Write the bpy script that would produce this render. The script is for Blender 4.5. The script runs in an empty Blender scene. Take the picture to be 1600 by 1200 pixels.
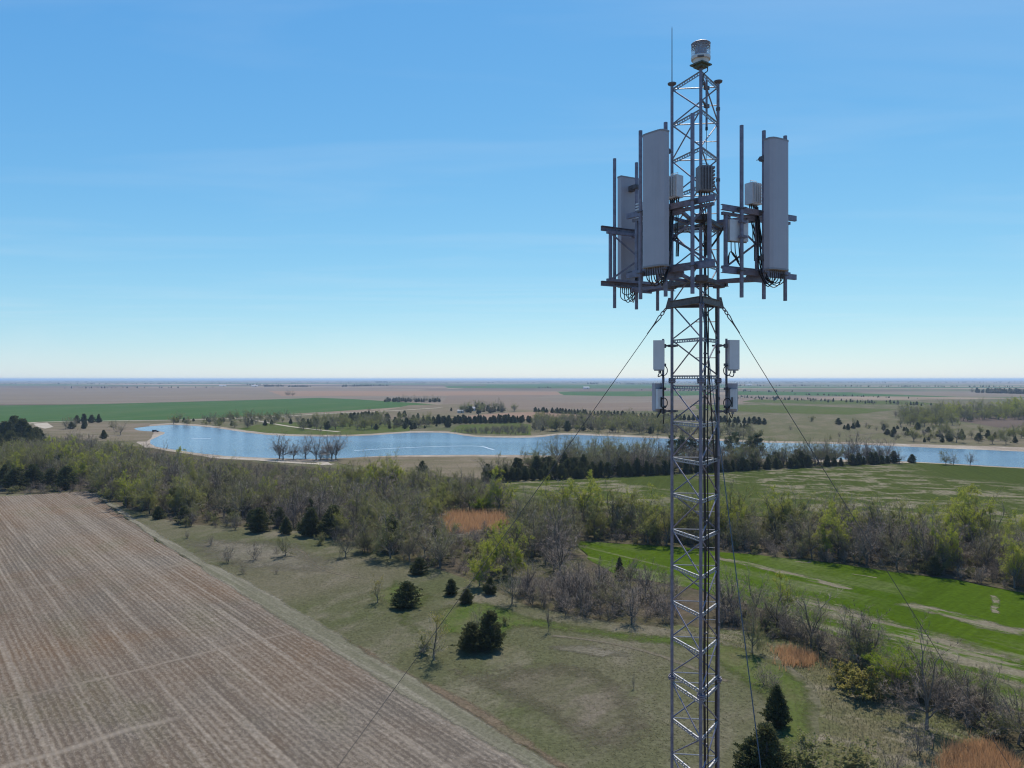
import bpy, bmesh, math, random
import numpy as np
from mathutils import Vector, Matrix
R = math.radians
rng = np.random.default_rng(11)
random.seed(5)
scene = bpy.context.scene
C = scene.collection

# ------------------------------------------------------------------ camera
H = 40.0            # height of the hovering camera over the plain
F = 1150.0          # focal length in pixels of a 1600 px wide frame
cam_d = bpy.data.cameras.new('camera')
cam = bpy.data.objects.new('camera', cam_d); C.objects.link(cam)
cam.location = (0, 0, H); cam.rotation_euler = (R(90), 0, 0)
cam_d.sensor_width = 36.0; cam_d.lens = 36.0 * F / 1600.0
cam_d.shift_y = -8 / 1600.0
cam_d.clip_start = 0.3; cam_d.clip_end = 120000
scene.camera = cam

# ------------------------------------------------------------------ sky, sun, exposure
SUN_EL, SUN_AZ = 57.0, 14.0       # azimuth measured from +Y (view direction) towards +X
world = bpy.data.worlds.new('World'); scene.world = world; world.use_nodes = True
wn = world.node_tree; wn.nodes.clear()
sky = wn.nodes.new('ShaderNodeTexSky'); sky.sky_type = 'NISHITA'; sky.sun_disc = False
sky.sun_elevation = R(SUN_EL); sky.sun_rotation = R(SUN_AZ)
sky.altitude = 400; sky.air_density = 1.0; sky.dust_density = 0.1; sky.ozone_density = 2.0
bg = wn.nodes.new('ShaderNodeBackground'); SKY_STR = 0.115; bg.inputs['Strength'].default_value = SKY_STR
wo = wn.nodes.new('ShaderNodeOutputWorld')
# thin streaks of high cirrus, laid on a plane far overhead
tc = wn.nodes.new('ShaderNodeTexCoord')
sep = wn.nodes.new('ShaderNodeSeparateXYZ'); wn.links.new(tc.outputs['Generated'], sep.inputs[0])
zc = wn.nodes.new('ShaderNodeMath'); zc.operation = 'MAXIMUM'; zc.inputs[1].default_value = 0.06
wn.links.new(sep.outputs['Z'], zc.inputs[0])
dv = wn.nodes.new('ShaderNodeVectorMath'); dv.operation = 'DIVIDE'
wn.links.new(tc.outputs['Generated'], dv.inputs[0]); wn.links.new(zc.outputs[0], dv.inputs[1])
mp = wn.nodes.new('ShaderNodeMapping'); mp.inputs['Rotation'].default_value = (0, 0, R(35))
mp.inputs['Scale'].default_value = (0.35, 1.1, 1.0); wn.links.new(dv.outputs[0], mp.inputs[0])
cn = wn.nodes.new('ShaderNodeTexNoise'); cn.inputs['Scale'].default_value = 0.9; cn.inputs['Detail'].default_value = 6
cn.inputs['Roughness'].default_value = 0.55; cn.inputs['Distortion'].default_value = 0.6
wn.links.new(mp.outputs[0], cn.inputs['Vector'])
cr = wn.nodes.new('ShaderNodeMapRange'); cr.inputs['From Min'].default_value = 0.48; cr.inputs['From Max'].default_value = 0.85
cr.inputs['To Max'].default_value = 0.16; wn.links.new(cn.outputs['Fac'], cr.inputs['Value'])
# camera-like rendition of the whole sky: one power and gain per channel
ssp = wn.nodes.new('ShaderNodeSeparateColor'); scb = wn.nodes.new('ShaderNodeCombineColor'); wn.links.new(sky.outputs[0], ssp.inputs[0])
for i_, (g_, a_) in enumerate(((1.10, 0.655), (0.73, 0.785), (0.36, 0.875))):
    p_ = wn.nodes.new('ShaderNodeMath'); p_.operation = 'POWER'; p_.inputs[1].default_value = g_; wn.links.new(ssp.outputs[i_], p_.inputs[0])
    q_ = wn.nodes.new('ShaderNodeMath'); q_.operation = 'MULTIPLY'; q_.inputs[1].default_value = a_ * SKY_STR ** (g_ - 1); wn.links.new(p_.outputs[0], q_.inputs[0])
    wn.links.new(q_.outputs[0], scb.inputs[i_])
cm = wn.nodes.new('ShaderNodeMix'); cm.data_type = 'RGBA'
wn.links.new(cr.outputs[0], cm.inputs['Factor']); wn.links.new(scb.outputs[0], cm.inputs['A'])
cm.inputs['B'].default_value = (6.5, 7.2, 7.8, 1)
wn.links.new(cm.outputs['Result'], bg.inputs['Color']); wn.links.new(bg.outputs[0], wo.inputs['Surface'])

sun_d = bpy.data.lights.new('sun', 'SUN'); sun_d.energy = 5.0; sun_d.angle = R(0.53); sun_d.color = (1.0, 0.92, 0.80)
sun = bpy.data.objects.new('sun', sun_d); C.objects.link(sun)
sdir = Vector((math.sin(R(SUN_AZ)) * math.cos(R(SUN_EL)), math.cos(R(SUN_AZ)) * math.cos(R(SUN_EL)), math.sin(R(SUN_EL))))
sun.rotation_euler = sdir.to_track_quat('Z', 'Y').to_euler(); sun.location = (0, 0, 300)

vs = scene.view_settings
vs.view_transform = 'Standard'; vs.look = 'None'; vs.gamma = 1.0; vs.use_curve_mapping = False; vs.exposure = 0.08
scene.render.engine = 'CYCLES'
scene.cycles.max_bounces = 6; scene.cycles.diffuse_bounces = 2; scene.cycles.glossy_bounces = 3
scene.cycles.transmission_bounces = 4; scene.cycles.volume_bounces = 0; scene.cycles.transparent_max_bounces = 8
scene.cycles.use_denoising = True; scene.cycles.filter_width = 1.15

# ------------------------------------------------------------------ helpers
def gp(x, y):
    "the point of the plain seen at a pixel of the 1600 x 1200 photograph"
    D = H * F / (y - 592.0)
    return ((x - 800.0) * D / F, D)

def tag(o, label=None, cat=None, group=None, kind=None):
    if label: o['label'] = label
    if cat: o['category'] = cat
    if group: o['group'] = group
    if kind: o['kind'] = kind
    return o

def link(name, data, parent=None, loc=(0, 0, 0), rotz=0.0, scale=1.0):
    o = bpy.data.objects.new(name, data); C.objects.link(o)
    o.location = loc
    if rotz: o.rotation_euler = (0, 0, rotz)
    if scale != 1.0: o.scale = (scale,) * 3 if isinstance(scale, (int, float)) else scale
    if parent: o.parent = parent
    return o

def empty(name, loc=(0, 0, 0), rotz=0.0):
    return link(name, None, None, loc, rotz)

def mesh_from(name, v, f, mats, mi=None, smooth=False):
    me = bpy.data.meshes.new(name)
    me.from_pydata(v if isinstance(v, list) else v.tolist(), [], f)
    for m in (mats if isinstance(mats, (list, tuple)) else [mats]): me.materials.append(m)
    if mi is not None: me.polygons.foreach_set('material_index', np.asarray(mi, dtype=np.int32))
    if smooth: me.polygons.foreach_set('use_smooth', np.ones(len(me.polygons), dtype=bool))
    me.update()
    return me

class MB:
    "collects simple solids into one mesh"
    def __init__(s): s.v = []; s.f = []
    def ring(s, c, ax, r, n, ph=0.0):
        ax = Vector(ax).normalized(); a = ax.orthogonal().normalized(); b = ax.cross(a)
        return [tuple(Vector(c) + r * (math.cos(ph + 2 * math.pi * k / n) * a + math.sin(ph + 2 * math.pi * k / n) * b)) for k in range(n)]
    def tube(s, p0, p1, r0, r1=None, n=8, cap=True):
        r1 = r0 if r1 is None else r1
        d = Vector(p1) - Vector(p0); o = len(s.v)
        s.v += s.ring(p0, d, r0, n) + s.ring(p1, d, r1, n)
        s.f += [(o + k, o + (k + 1) % n, o + n + (k + 1) % n, o + n + k) for k in range(n)]
        if cap: s.f += [tuple(o + k for k in range(n))[::-1], tuple(o + n + k for k in range(n))]
        return s
    def lathe(s, c, prof, n=20, axis=(0, 0, 1)):
        o = len(s.v); ax = Vector(axis).normalized(); a = ax.orthogonal().normalized(); b = ax.cross(a)
        for (r, z) in prof:
            for k in range(n):
                t = 2 * math.pi * k / n
                s.v.append(tuple(Vector(c) + ax * z + r * (math.cos(t) * a + math.sin(t) * b)))
        for i in range(len(prof) - 1):
            for k in range(n):
                s.f.append((o + i * n + k, o + i * n + (k + 1) % n, o + (i + 1) * n + (k + 1) % n, o + (i + 1) * n + k))
        s.f.append(tuple(o + k for k in range(n))[::-1]); m = o + (len(prof) - 1) * n
        s.f.append(tuple(m + k for k in range(n)))
        return s
    def box(s, c, size, ax=(1, 0, 0), up=(0, 0, 1)):
        x = Vector(ax).normalized(); z = Vector(up).normalized(); y = z.cross(x).normalized(); z = x.cross(y).normalized()
        o = len(s.v); h = [q * 0.5 for q in size]
        for sz in (-1, 1):
            for (sx, sy) in ((-1, -1), (1, -1), (1, 1), (-1, 1)):
                s.v.append(tuple(Vector(c) + x * (sx * h[0]) + y * (sy * h[1]) + z * (sz * h[2])))
        s.f += [(o + 3, o + 2, o + 1, o), (o + 4, o + 5, o + 6, o + 7)]
        s.f += [(o + k, o + (k + 1) % 4, o + 4 + (k + 1) % 4, o + 4 + k) for k in range(4)]
        return s
    def bar(s, p0, p1, w, h, up=(0, 0, 1)):
        p0 = Vector(p0); p1 = Vector(p1); d = p1 - p0
        return s.box((p0 + p1) / 2, (d.length, w, h), d, up)
    def path(s, pts, r, n=6):
        P = [Vector(p) for p in pts]; o = len(s.v); up = None
        for i, p in enumerate(P):
            d = (P[min(i + 1, len(P) - 1)] - P[max(i - 1, 0)]).normalized()
            a = d.orthogonal().normalized() if up is None else (up - d * up.dot(d)).normalized()
            up = a; b = d.cross(a)
            for k in range(n):
                t = 2 * math.pi * k / n; s.v.append(tuple(p + r * (math.cos(t) * a + math.sin(t) * b)))
        for i in range(len(P) - 1):
            for k in range(n):
                s.f.append((o + i * n + k, o + i * n + (k + 1) % n, o + (i + 1) * n + (k + 1) % n, o + (i + 1) * n + k))
        return s
    def prism(s, poly, z0, z1):
        o = len(s.v); n = len(poly)
        s.v += [(x, y, z0) for x, y in poly] + [(x, y, z1) for x, y in poly]
        s.f += [tuple(o + k for k in range(n))[::-1], tuple(o + n + k for k in range(n))]
        s.f += [(o + k, o + (k + 1) % n, o + n + (k + 1) % n, o + n + k) for k in range(n)]
        return s
    def mesh(s, name, mat, smooth=False): return mesh_from(name, s.v, s.f, mat, None, smooth)
    def build(s, name, mat, parent=None, loc=(0, 0, 0), rotz=0.0, smooth=False):
        return link(name, s.mesh(name, mat, smooth), parent, loc, rotz)

def curve3(pts, n=8):
    "a smooth line through the points"
    P = [Vector(p) for p in pts]; P = [2 * P[0] - P[1]] + P + [2 * P[-1] - P[-2]]; out = []
    for i in range(1, len(P) - 2):
        for k in range(n):
            t = k / n; a, b, c, d = P[i - 1], P[i], P[i + 1], P[i + 2]
            out.append(0.5 * (2 * b + (c - a) * t + (2 * a - 5 * b + 4 * c - d) * t * t + (3 * b - a - 3 * c + d) * t ** 3))
    return out + [P[-2]]

# ------------------------------------------------------------------ materials
class NT:
    def __init__(s, name):
        s.m = bpy.data.materials.new(name); s.m.use_nodes = True; s.t = s.m.node_tree
        s.t.nodes.clear(); s.out = s.t.nodes.new('ShaderNodeOutputMaterial')
    def n(s, typ, **kw):
        q = s.t.nodes.new(typ)
        for k, v in kw.items(): setattr(q, k, v)
        return q
    def put(s, sock, v):
        if isinstance(v, bpy.types.NodeSocket): s.t.links.new(v, sock)
        elif isinstance(v, tuple) and len(v) == 3 and sock.type == 'RGBA': sock.default_value = (*v, 1)
        else: sock.default_value = v
    def pos(s): return s.n('ShaderNodeNewGeometry').outputs['Position']
    def map(s, vec, rot=0.0, scale=(1, 1, 1), loc=(0, 0, 0)):
        q = s.n('ShaderNodeMapping'); s.put(q.inputs['Vector'], vec)
        q.inputs['Rotation'].default_value = (0, 0, rot); q.inputs['Location'].default_value = loc
        if rot and scale != (1, 1, 1):                    # turn first, then stretch
            w = s.n('ShaderNodeMapping'); s.put(w.inputs['Vector'], q.outputs[0]); q = w
        q.inputs['Scale'].default_value = scale
        return q.outputs[0]
    def noise(s, vec, scale, detail=3, rough=0.55, dist=0.0):
        q = s.n('ShaderNodeTexNoise'); s.put(q.inputs['Vector'], vec); q.inputs['Scale'].default_value = scale
        q.inputs['Detail'].default_value = detail; q.inputs['Roughness'].default_value = rough; q.inputs['Distortion'].default_value = dist
        return q.outputs['Fac']
    def rmp(s, v, a, b, c=0.0, d=1.0):
        q = s.n('ShaderNodeMapRange'); s.put(q.inputs['Value'], v)
        for k, w in zip(('From Min', 'From Max', 'To Min', 'To Max'), (a, b, c, d)): q.inputs[k].default_value = w
        return q.outputs[0]
    def math(s, op, a, b=0.0):
        q = s.n('ShaderNodeMath', operation=op); s.put(q.inputs[0], a); s.put(q.inputs[1], b); return q.outputs[0]
    def mix(s, fac, a, b, blend='MIX'):
        q = s.n('ShaderNodeMix', data_type='RGBA', blend_type=blend)
        s.put(q.inputs['Factor'], fac); s.put(q.inputs['A'], a); s.put(q.inputs['B'], b); return q.outputs['Result']
    def bump(s, h, strength=0.5, dist=0.1):
        q = s.n('ShaderNodeBump'); s.put(q.inputs['Height'], h); q.inputs['Strength'].default_value = strength
        q.inputs['Distance'].default_value = dist; return q.outputs[0]
    def pbr(s, col, rough=0.8, metal=0.0, normal=None, spec=None, **kw):
        q = s.n('ShaderNodeBsdfPrincipled'); s.put(q.inputs['Base Color'], col); s.put(q.inputs['Roughness'], rough)
        q.inputs['Metallic'].default_value = metal
        if spec is not None: q.inputs['Specular IOR Level'].default_value = spec
        if normal is not None: s.put(q.inputs['Normal'], normal)
        for k, v in kw.items(): s.put(q.inputs[k], v)
        s.t.links.new(q.outputs[0], s.out.inputs['Surface']); return s.m
    def done(s, sock): s.t.links.new(sock, s.out.inputs['Surface']); return s.m

def m_plain(name, col, rough=0.6, metal=0.0, var=0.12, scale=6.0, spec=None):
    n = NT(name); p = n.n('ShaderNodeTexCoord').outputs['Object']
    f = n.noise(p, scale, 4, 0.6); d = tuple(c * (1 - var) for c in col); e = tuple(min(1, c * (1 + var)) for c in col)
    r = n.rmp(n.noise(p, scale * 2.3, 3), 0.3, 0.7, max(0, rough - 0.08), min(1, rough + 0.08))
    return n.pbr(n.mix(n.rmp(f, 0.3, 0.7), d, e), r, metal, spec=spec)

M = {}
M['galv'] = m_plain('galvanised_steel', (0.20, 0.19, 0.235), 0.55, 0.4, 0.25, 9)
M['galv_bright'] = m_plain('galvanised_brace', (0.30, 0.305, 0.325), 0.5, 0.4, 0.2, 12)
M['galv_dark'] = m_plain('weathered_steel', (0.125, 0.118, 0.125), 0.6, 0.35, 0.25, 9)
def m_radome():
    n = NT('radome_grey'); p = n.n('ShaderNodeTexCoord').outputs['Object']
    st = n.noise(n.map(p, 0, (14, 14, 0.7)), 1.0, 4, 0.6); bl = n.noise(p, 2.2, 4, 0.6)
    c = n.mix(n.rmp(bl, 0.3, 0.7), (0.375, 0.358, 0.385), (0.425, 0.41, 0.43))
    c = n.mix(n.rmp(st, 0.55, 0.8, 0, 0.22), c, (0.25, 0.235, 0.225))
    return n.pbr(c, n.rmp(bl, 0.3, 0.7, 0.42, 0.58))
M['radome'] = m_radome()
M['radome_light'] = m_plain('small_panel_grey', (0.62, 0.62, 0.62), 0.5, 0.0, 0.05, 4)
M['cap'] = m_plain('panel_end_cap', (0.26, 0.26, 0.27), 0.6, 0.0, 0.1, 8)
M['rru'] = m_plain('radio_unit_white', (0.62, 0.63, 0.63), 0.45, 0.0, 0.08, 8)
M['rru_dark'] = m_plain('radio_unit_brown_grey', (0.20, 0.185, 0.185), 0.55, 0.0, 0.15, 8)
M['cable'] = m_plain('black_cable', (0.012, 0.012, 0.016), 0.45, 0.0, 0.3, 20)
M['wire'] = m_plain('guy_strand', (0.10, 0.105, 0.12), 0.5, 0.6, 0.2, 30)
M['beacon_base'] = m_plain('beacon_base_paint', (0.60, 0.60, 0.57), 0.5, 0.0, 0.1, 12)
M['beacon_plate'] = m_plain('beacon_plate_paint', (0.10, 0.12, 0.09), 0.6, 0.2, 0.2, 12)
n_ = NT('beacon_lens'); gq = n_.n('ShaderNodeBsdfPrincipled')
gq.inputs['Base Color'].default_value = (0.85, 0.87, 0.9, 1); gq.inputs['Roughness'].default_value = 0.12
gq.inputs['Transmission Weight'].default_value = 0.8; gq.inputs['IOR'].default_value = 1.25
M['lens'] = n_.done(gq.outputs[0])
M['lamp_core'] = m_plain('flash_tube_housing', (0.25, 0.28, 0.34), 0.3, 0.3, 0.1, 10)
from mathutils.geometry import delaunay_2d_cdt
# ------------------------------------------------------------------ ground materials
def m_ground(name, cols, big=0.02, mid=0.15, fine=1.6, rot=0.0, sx=1.0, sy=1.0, bump=0.25, thr=(0.35, 0.65), thr2=(0.45, 0.75), speck=0.35):
    "three-colour patchy soil or grass; cols = main, second (broad patches), third (streaks)"
    n = NT(name); p = n.pos(); q = n.map(p, rot, (sx, sy, 1))
    a = n.rmp(n.noise(q, big, 5, 0.6, 0.4), *thr); b = n.rmp(n.noise(q, mid, 5, 0.65, 0.3), *thr2); f = n.noise(p, fine, 4, 0.7)
    c = n.mix(a, cols[0], cols[1]); c = n.mix(b, c, cols[2])
    c = n.mix(1.0, c, n.mix(n.rmp(f, 0.25, 0.75), (1 - speck,) * 3, (1 + speck,) * 3), 'MULTIPLY')
    return n.pbr(c, 0.95, 0, n.bump(f, bump, 0.25) if bump else None, spec=0.0)

ROW = R(40.4)                                            # direction of the crop rows, left of the view axis
def m_stubble():
    n = NT('corn_stubble'); p = n.pos()
    q = n.map(p, -ROW, (1, 1, 1))                        # x across the rows, y along them
    s = n.n('ShaderNodeSeparateXYZ'); n.put(s.inputs[0], q)
    across, along = s.outputs[0], s.outputs[1]
    wob = n.noise(n.map(q, 0, (0.3, 0.04, 1)), 1.0, 3)
    x = n.math('ADD', across, n.math('MULTIPLY', wob, 0.5))
    rows = n.math('SINE', n.math('MULTIPLY', x, 2 * math.pi / 0.76))
    rows = n.rmp(rows, -1, 1)
    swath = n.noise(n.map(q, 0, (0.30, 0.006, 1)), 1.0, 4, 0.6)           # combine passes
    swath2 = n.noise(n.map(q, 0, (0.75, 0.02, 1), (13, 4, 0)), 1.0, 3, 0.6)
    x9 = n.math('ADD', across, n.math('MULTIPLY', n.noise(n.map(q, 0, (0.05, 0.03, 1)), 1.0, 2), 1.2))
    lane = n.rmp(n.math('SINE', n.math('MULTIPLY', x9, 2 * math.pi / 6.1)), 0.82, 1.0)
    lane3 = n.rmp(n.math('SINE', n.math('MULTIPLY', x9, 2 * math.pi / 2.28)), 0.35, 0.95)
    lane3 = n.math('MULTIPLY', lane3, n.rmp(n.noise(n.map(q, 0, (0.33, 0.025, 1), (31, 8, 0)), 1.0, 3), 0.40, 0.60))
    lane = n.math('MULTIPLY', lane, n.rmp(n.noise(n.map(q, 0, (0.2, 0.03, 1), (3, 3, 0)), 1.0, 3), 0.3, 0.62))
    broad = n.noise(q, 0.022, 4, 0.6, 0.5)
    fine = n.noise(n.map(q, 0, (1.0, 0.55, 1)), 2.6, 4, 0.75)
    fleck = n.noise(n.map(q, 0, (1.0, 0.45, 1), (7, 1, 0)), 5.0, 2, 0.6)
    soil = n.mix(n.rmp(broad, 0.36, 0.62), (0.102, 0.087, 0.071), (0.122, 0.082, 0.053))
    soil = n.mix(n.rmp(n.noise(n.map(q, 0, (1, .5, 1), (40, 9, 0)), 0.09, 3), 0.55, 0.75), soil, (0.092, 0.080, 0.050))
    straw = (0.270, 0.232, 0.186)
    k = n.math('MULTIPLY', n.rmp(swath, 0.40, 0.68), 0.55)
    k = n.math('MAXIMUM', k, n.math('MULTIPLY', n.rmp(swath2, 0.52, 0.72), 0.6)); k = n.math('MAXIMUM', k, n.math('MULTIPLY', lane, 0.7)); k = n.math('MAXIMUM', k, n.math('MULTIPLY', lane3, 0.6))
    k = n.math('ADD', n.math('MULTIPLY', k, 0.8), n.math('MULTIPLY', n.math('SUBTRACT', rows, 0.5), 0.26))
    k = n.math('ADD', k, n.rmp(fine, 0.35, 0.72, -0.32, 0.5))
    for u, wdt, amt, off in ((91, 0.9, 0.6, 0), (110, 0.5, 0.5, 9), (166, 1.3, 0.5, 3), (62, 0.8, 0.5, 5), (134, 0.5, 0.35, 2)):
        e = n.math('ABSOLUTE', n.math('SUBTRACT', n.math('ADD', along, n.math('MULTIPLY', n.noise(q, 0.08, 2), 3.0)), u + 1.5))
        e = n.math('MULTIPLY', n.rmp(e, 0.2, wdt, amt, 0), n.rmp(n.noise(n.map(q, 0, (0.05, 0.01, 1), (off, 0, 0)), 1.0, 2), 0.42, 0.56))
        k = n.math('MAXIMUM', k, e)
    c = n.mix(n.math('MINIMUM', n.math('MAXIMUM', k, 0.0), 1.0), soil, straw)
    c = n.mix(n.rmp(fleck, 0.58, 0.78, 0, 0.45), c, (0.35, 0.31, 0.26))
    hgt = n.math('ADD', n.math('MULTIPLY', rows, 0.5), fine)
    return n.pbr(c, 0.95, 0, n.bump(hgt, 0.55, 0.2), spec=0.0)

def m_wheat(name, green, green2, tan, rot, amt, sc=0.05, sx=1.0, sy=0.18, extra=None):
    n = NT(name); p = n.pos(); q = n.map(p, rot, (sx, sy, 1))
    a = n.noise(n.map(p, rot, (1, 0.5, 1)), 0.02, 4, 0.6); f = n.noise(p, 1.1, 4, 0.7)
    st = n.noise(q, sc, 6, 0.68, 0.8); pat = n.noise(p, 0.011, 3, 0.5)
    drill = n.noise(n.map(p, rot, (2.0, 0.06, 1)), 0.5, 3, 0.6)
    c = n.mix(n.rmp(a, 0.3, 0.7), green, green2)
    k = n.math('MULTIPLY', n.rmp(st, 0.49, 0.57), n.rmp(pat, 0.42, 0.54, 0.0, amt))
    k = n.math('MULTIPLY', k, n.rmp(f, 0.2, 0.6, 0.45, 1.0))
    c = n.mix(k, c, tan)
    c = n.mix(1.0, c, n.mix(n.rmp(f, 0.25, 0.75), (0.72, 0.72, 0.72), (1.25, 1.25, 1.25)), 'MULTIPLY')
    c = n.mix(1.0, c, n.mix(n.rmp(drill, 0.3, 0.7), (0.86, 0.86, 0.86), (1.12, 1.12, 1.12)), 'MULTIPLY')
    return n.pbr(c, 0.9, 0, n.bump(f, 0.3, 0.25), spec=0.0)

def m_far_ground():
    "patchwork of far fields on the section grid"
    n = NT('far_fields'); p = n.pos(); q = n.map(p, R(7), (1 / 1610.0, 1 / 805.0, 1))
    v = n.n('ShaderNodeTexVoronoi', feature='F1', distance='CHEBYCHEV'); n.put(v.inputs['Vector'], q); v.inputs['Scale'].default_value = 1.0
    v.inputs['Randomness'].default_value = 0.55
    w = n.n('ShaderNodeTexWhiteNoise', noise_dimensions='3D'); n.put(w.inputs['Vector'], v.outputs['Color'])
    r = n.n('ShaderNodeValToRGB'); r.color_ramp.interpolation = 'CONSTANT'; n.put(r.inputs[0], w.outputs['Value'])
    cs = [(0.0, (0.22, 0.175, 0.13)), (0.2, (0.085, 0.115, 0.055)), (0.38, (0.17, 0.135, 0.10)), (0.55, (0.26, 0.2, 0.155)), (0.7, (0.10, 0.115, 0.07)), (0.84, (0.13, 0.105, 0.085))]
    el = r.color_ramp.elements
    el[0].position, el[0].color = cs[0][0], (*cs[0][1], 1); el[1].position, el[1].color = cs[1][0], (*cs[1][1], 1)
    for s_, c_ in cs[2:]: e = el.new(s_); e.color = (*c_, 1)
    f = n.noise(n.map(p, 0.1, (1, 0.4, 1)), 0.006, 5, 0.6)
    c = n.mix(1.0, r.outputs[0], n.mix(n.rmp(f, 0.3, 0.7), (0.72, 0.72, 0.72), (1.25, 1.25, 1.25)), 'MULTIPLY')
    return n.pbr(c, 0.95, spec=0.0)

def m_water():
    n = NT('lake_water'); p = n.pos()
    w1 = n.noise(n.map(p, R(20), (0.5, 1.6, 1)), 1.1, 3, 0.6); w2 = n.noise(n.map(p, R(-12), (0.6, 1.3, 1)), 4.0, 2, 0.6)
    h = n.math('ADD', w1, n.math('MULTIPLY', w2, 0.35))
    gust = n.noise(n.map(p, R(8), (0.004, 0.02, 1)), 1.0, 3, 0.5)
    col = n.mix(n.rmp(gust, 0.35, 0.65), (0.085, 0.145, 0.215), (0.12, 0.185, 0.255))
    b = n.n('ShaderNodeBump'); n.put(b.inputs['Height'], h); b.inputs['Distance'].default_value = 0.22
    n.put(b.inputs['Strength'], n.rmp(gust, 0.3, 0.7, 0.55, 0.95))
    return n.pbr(col, n.rmp(gust, 0.3, 0.7, 0.10, 0.22), 0, b.outputs[0], **{'IOR': 1.333})

M['stubble'] = m_stubble()
M['far'] = m_far_ground()
M['grassland'] = m_ground('rangeland_grass', ((0.125, 0.112, 0.070), (0.082, 0.090, 0.044), (0.165, 0.138, 0.10)), 0.008, 0.05, 0.7, R(20), 1, 0.35, 0.2)
M['pasture'] = m_ground('spring_pasture', ((0.108, 0.099, 0.064), (0.074, 0.080, 0.038), (0.146, 0.129, 0.094)), 0.022, 0.11, 2.2, R(35), 1, 0.55, 0.35, (0.36, 0.62), (0.48, 0.72), 0.42)
M['lush'] = m_ground('green_grass', ((0.058, 0.088, 0.018), (0.076, 0.090, 0.030), (0.108, 0.100, 0.055)), 0.05, 0.2, 2.2, R(35), 1, 0.6, 0.35)
M['rough'] = m_ground('rough_grass', ((0.070, 0.084, 0.030), (0.115, 0.102, 0.060), (0.185, 0.16, 0.115)), 0.06, 0.3, 2.0, R(-50), 1, 0.6, 0.4, (0.36, 0.62), (0.50, 0.68), 0.45)
M['litter'] = m_ground('leaf_litter', ((0.075, 0.062, 0.044), (0.062, 0.064, 0.030), (0.115, 0.092, 0.066)), 0.05, 0.25, 1.6, 0, 1, 1, 0.4)
M['margin'] = m_ground('dry_grass_margin', ((0.150, 0.138, 0.104), (0.112, 0.110, 0.072), (0.205, 0.188, 0.145)), 0.10, 0.6, 2.4, -ROW, 1.4, 0.06, 0.45, (0.35, 0.65), (0.46, 0.7), 0.4)
M['weeds'] = m_ground('dry_weeds', ((0.118, 0.092, 0.064), (0.095, 0.086, 0.050), (0.15, 0.115, 0.08)), 0.08, 0.4, 2.8, -ROW, 1.2, 0.5, 0.5, (0.4, 0.62), (0.46, 0.7), 0.5)
M['sand'] = m_ground('lake_sand', ((0.29, 0.25, 0.205), (0.21, 0.17, 0.13), (0.36, 0.32, 0.27)), 0.03, 0.12, 1.0, R(10), 1, 0.3, 0.1)
M['mud'] = m_ground('shore_flat', ((0.155, 0.125, 0.092), (0.112, 0.102, 0.06), (0.20, 0.165, 0.125)), 0.02, 0.09, 1.0, R(85), 1, 0.35, 0.1)
M['gravel'] = m_ground('gravel', ((0.36, 0.32, 0.265), (0.31, 0.265, 0.21), (0.42, 0.38, 0.32)), 0.05, 0.3, 2.0, 0, 1, 1, 0.1, speck=0.15)
M['wheat_near'] = m_wheat('winter_wheat', (0.042, 0.074, 0.006), (0.060, 0.094, 0.008), (0.185, 0.17, 0.115), R(48), 0.9, 0.09, 0.13, 1.0)
M['wheat_mid'] = m_wheat('patchy_wheat', (0.046, 0.062, 0.015), (0.058, 0.072, 0.020), (0.19, 0.165, 0.118), R(15), 0.9, 0.11, 0.7, 1.0)
M['wheat_far'] = m_wheat('far_wheat', (0.048, 0.098, 0.034), (0.058, 0.108, 0.040), (0.12, 0.13, 0.07), R(15), 0.25, 0.01)
M['pink'] = m_ground('bare_crop_field', ((0.172, 0.142, 0.112), (0.15, 0.128, 0.102), (0.195, 0.165, 0.13)), 0.003, 0.012, 0.2, R(80), 1, 0.3, 0, speck=0.12)
M['rust'] = m_ground('rusty_stubble', ((0.225, 0.15, 0.106), (0.205, 0.145, 0.106), (0.25, 0.175, 0.128)), 0.006, 0.02, 0.3, R(80), 1, 0.3, 0, speck=0.12)
M['greybrown'] = m_ground('ploughed_field', ((0.15, 0.118, 0.094), (0.17, 0.135, 0.105), (0.19, 0.155, 0.12)), 0.004, 0.015, 0.2, R(80), 1, 0.25, 0, speck=0.12)
M['darkbrown'] = m_ground('moist_ploughed_field', ((0.092, 0.072, 0.058), (0.11, 0.085, 0.07), (0.13, 0.1, 0.08)), 0.004, 0.015, 0.2, R(80), 1, 0.25, 0, speck=0.12)
M['track'] = m_ground('worn_track', ((0.128, 0.112, 0.08), (0.105, 0.095, 0.064), (0.15, 0.13, 0.098)), 0.1, 0.4, 2.4, 0, 1, 1, 0.3)
M['streak'] = m_ground('bare_straw_patch', ((0.155, 0.138, 0.095), (0.052, 0.088, 0.010), (0.19, 0.17, 0.125)), 0.45, 0.9, 2.2, R(48), 0.22, 1.0, 0.3, (0.46, 0.56), (0.55, 0.7))
M['water'] = m_water()
n_ = NT('water_foam'); M['foam'] = n_.pbr(n_.mix(n_.rmp(n_.noise(n_.pos(), 0.6, 4, 0.7), 0.3, 0.7), (0.18, 0.28, 0.38), (0.40, 0.47, 0.54)), 0.5)

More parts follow.
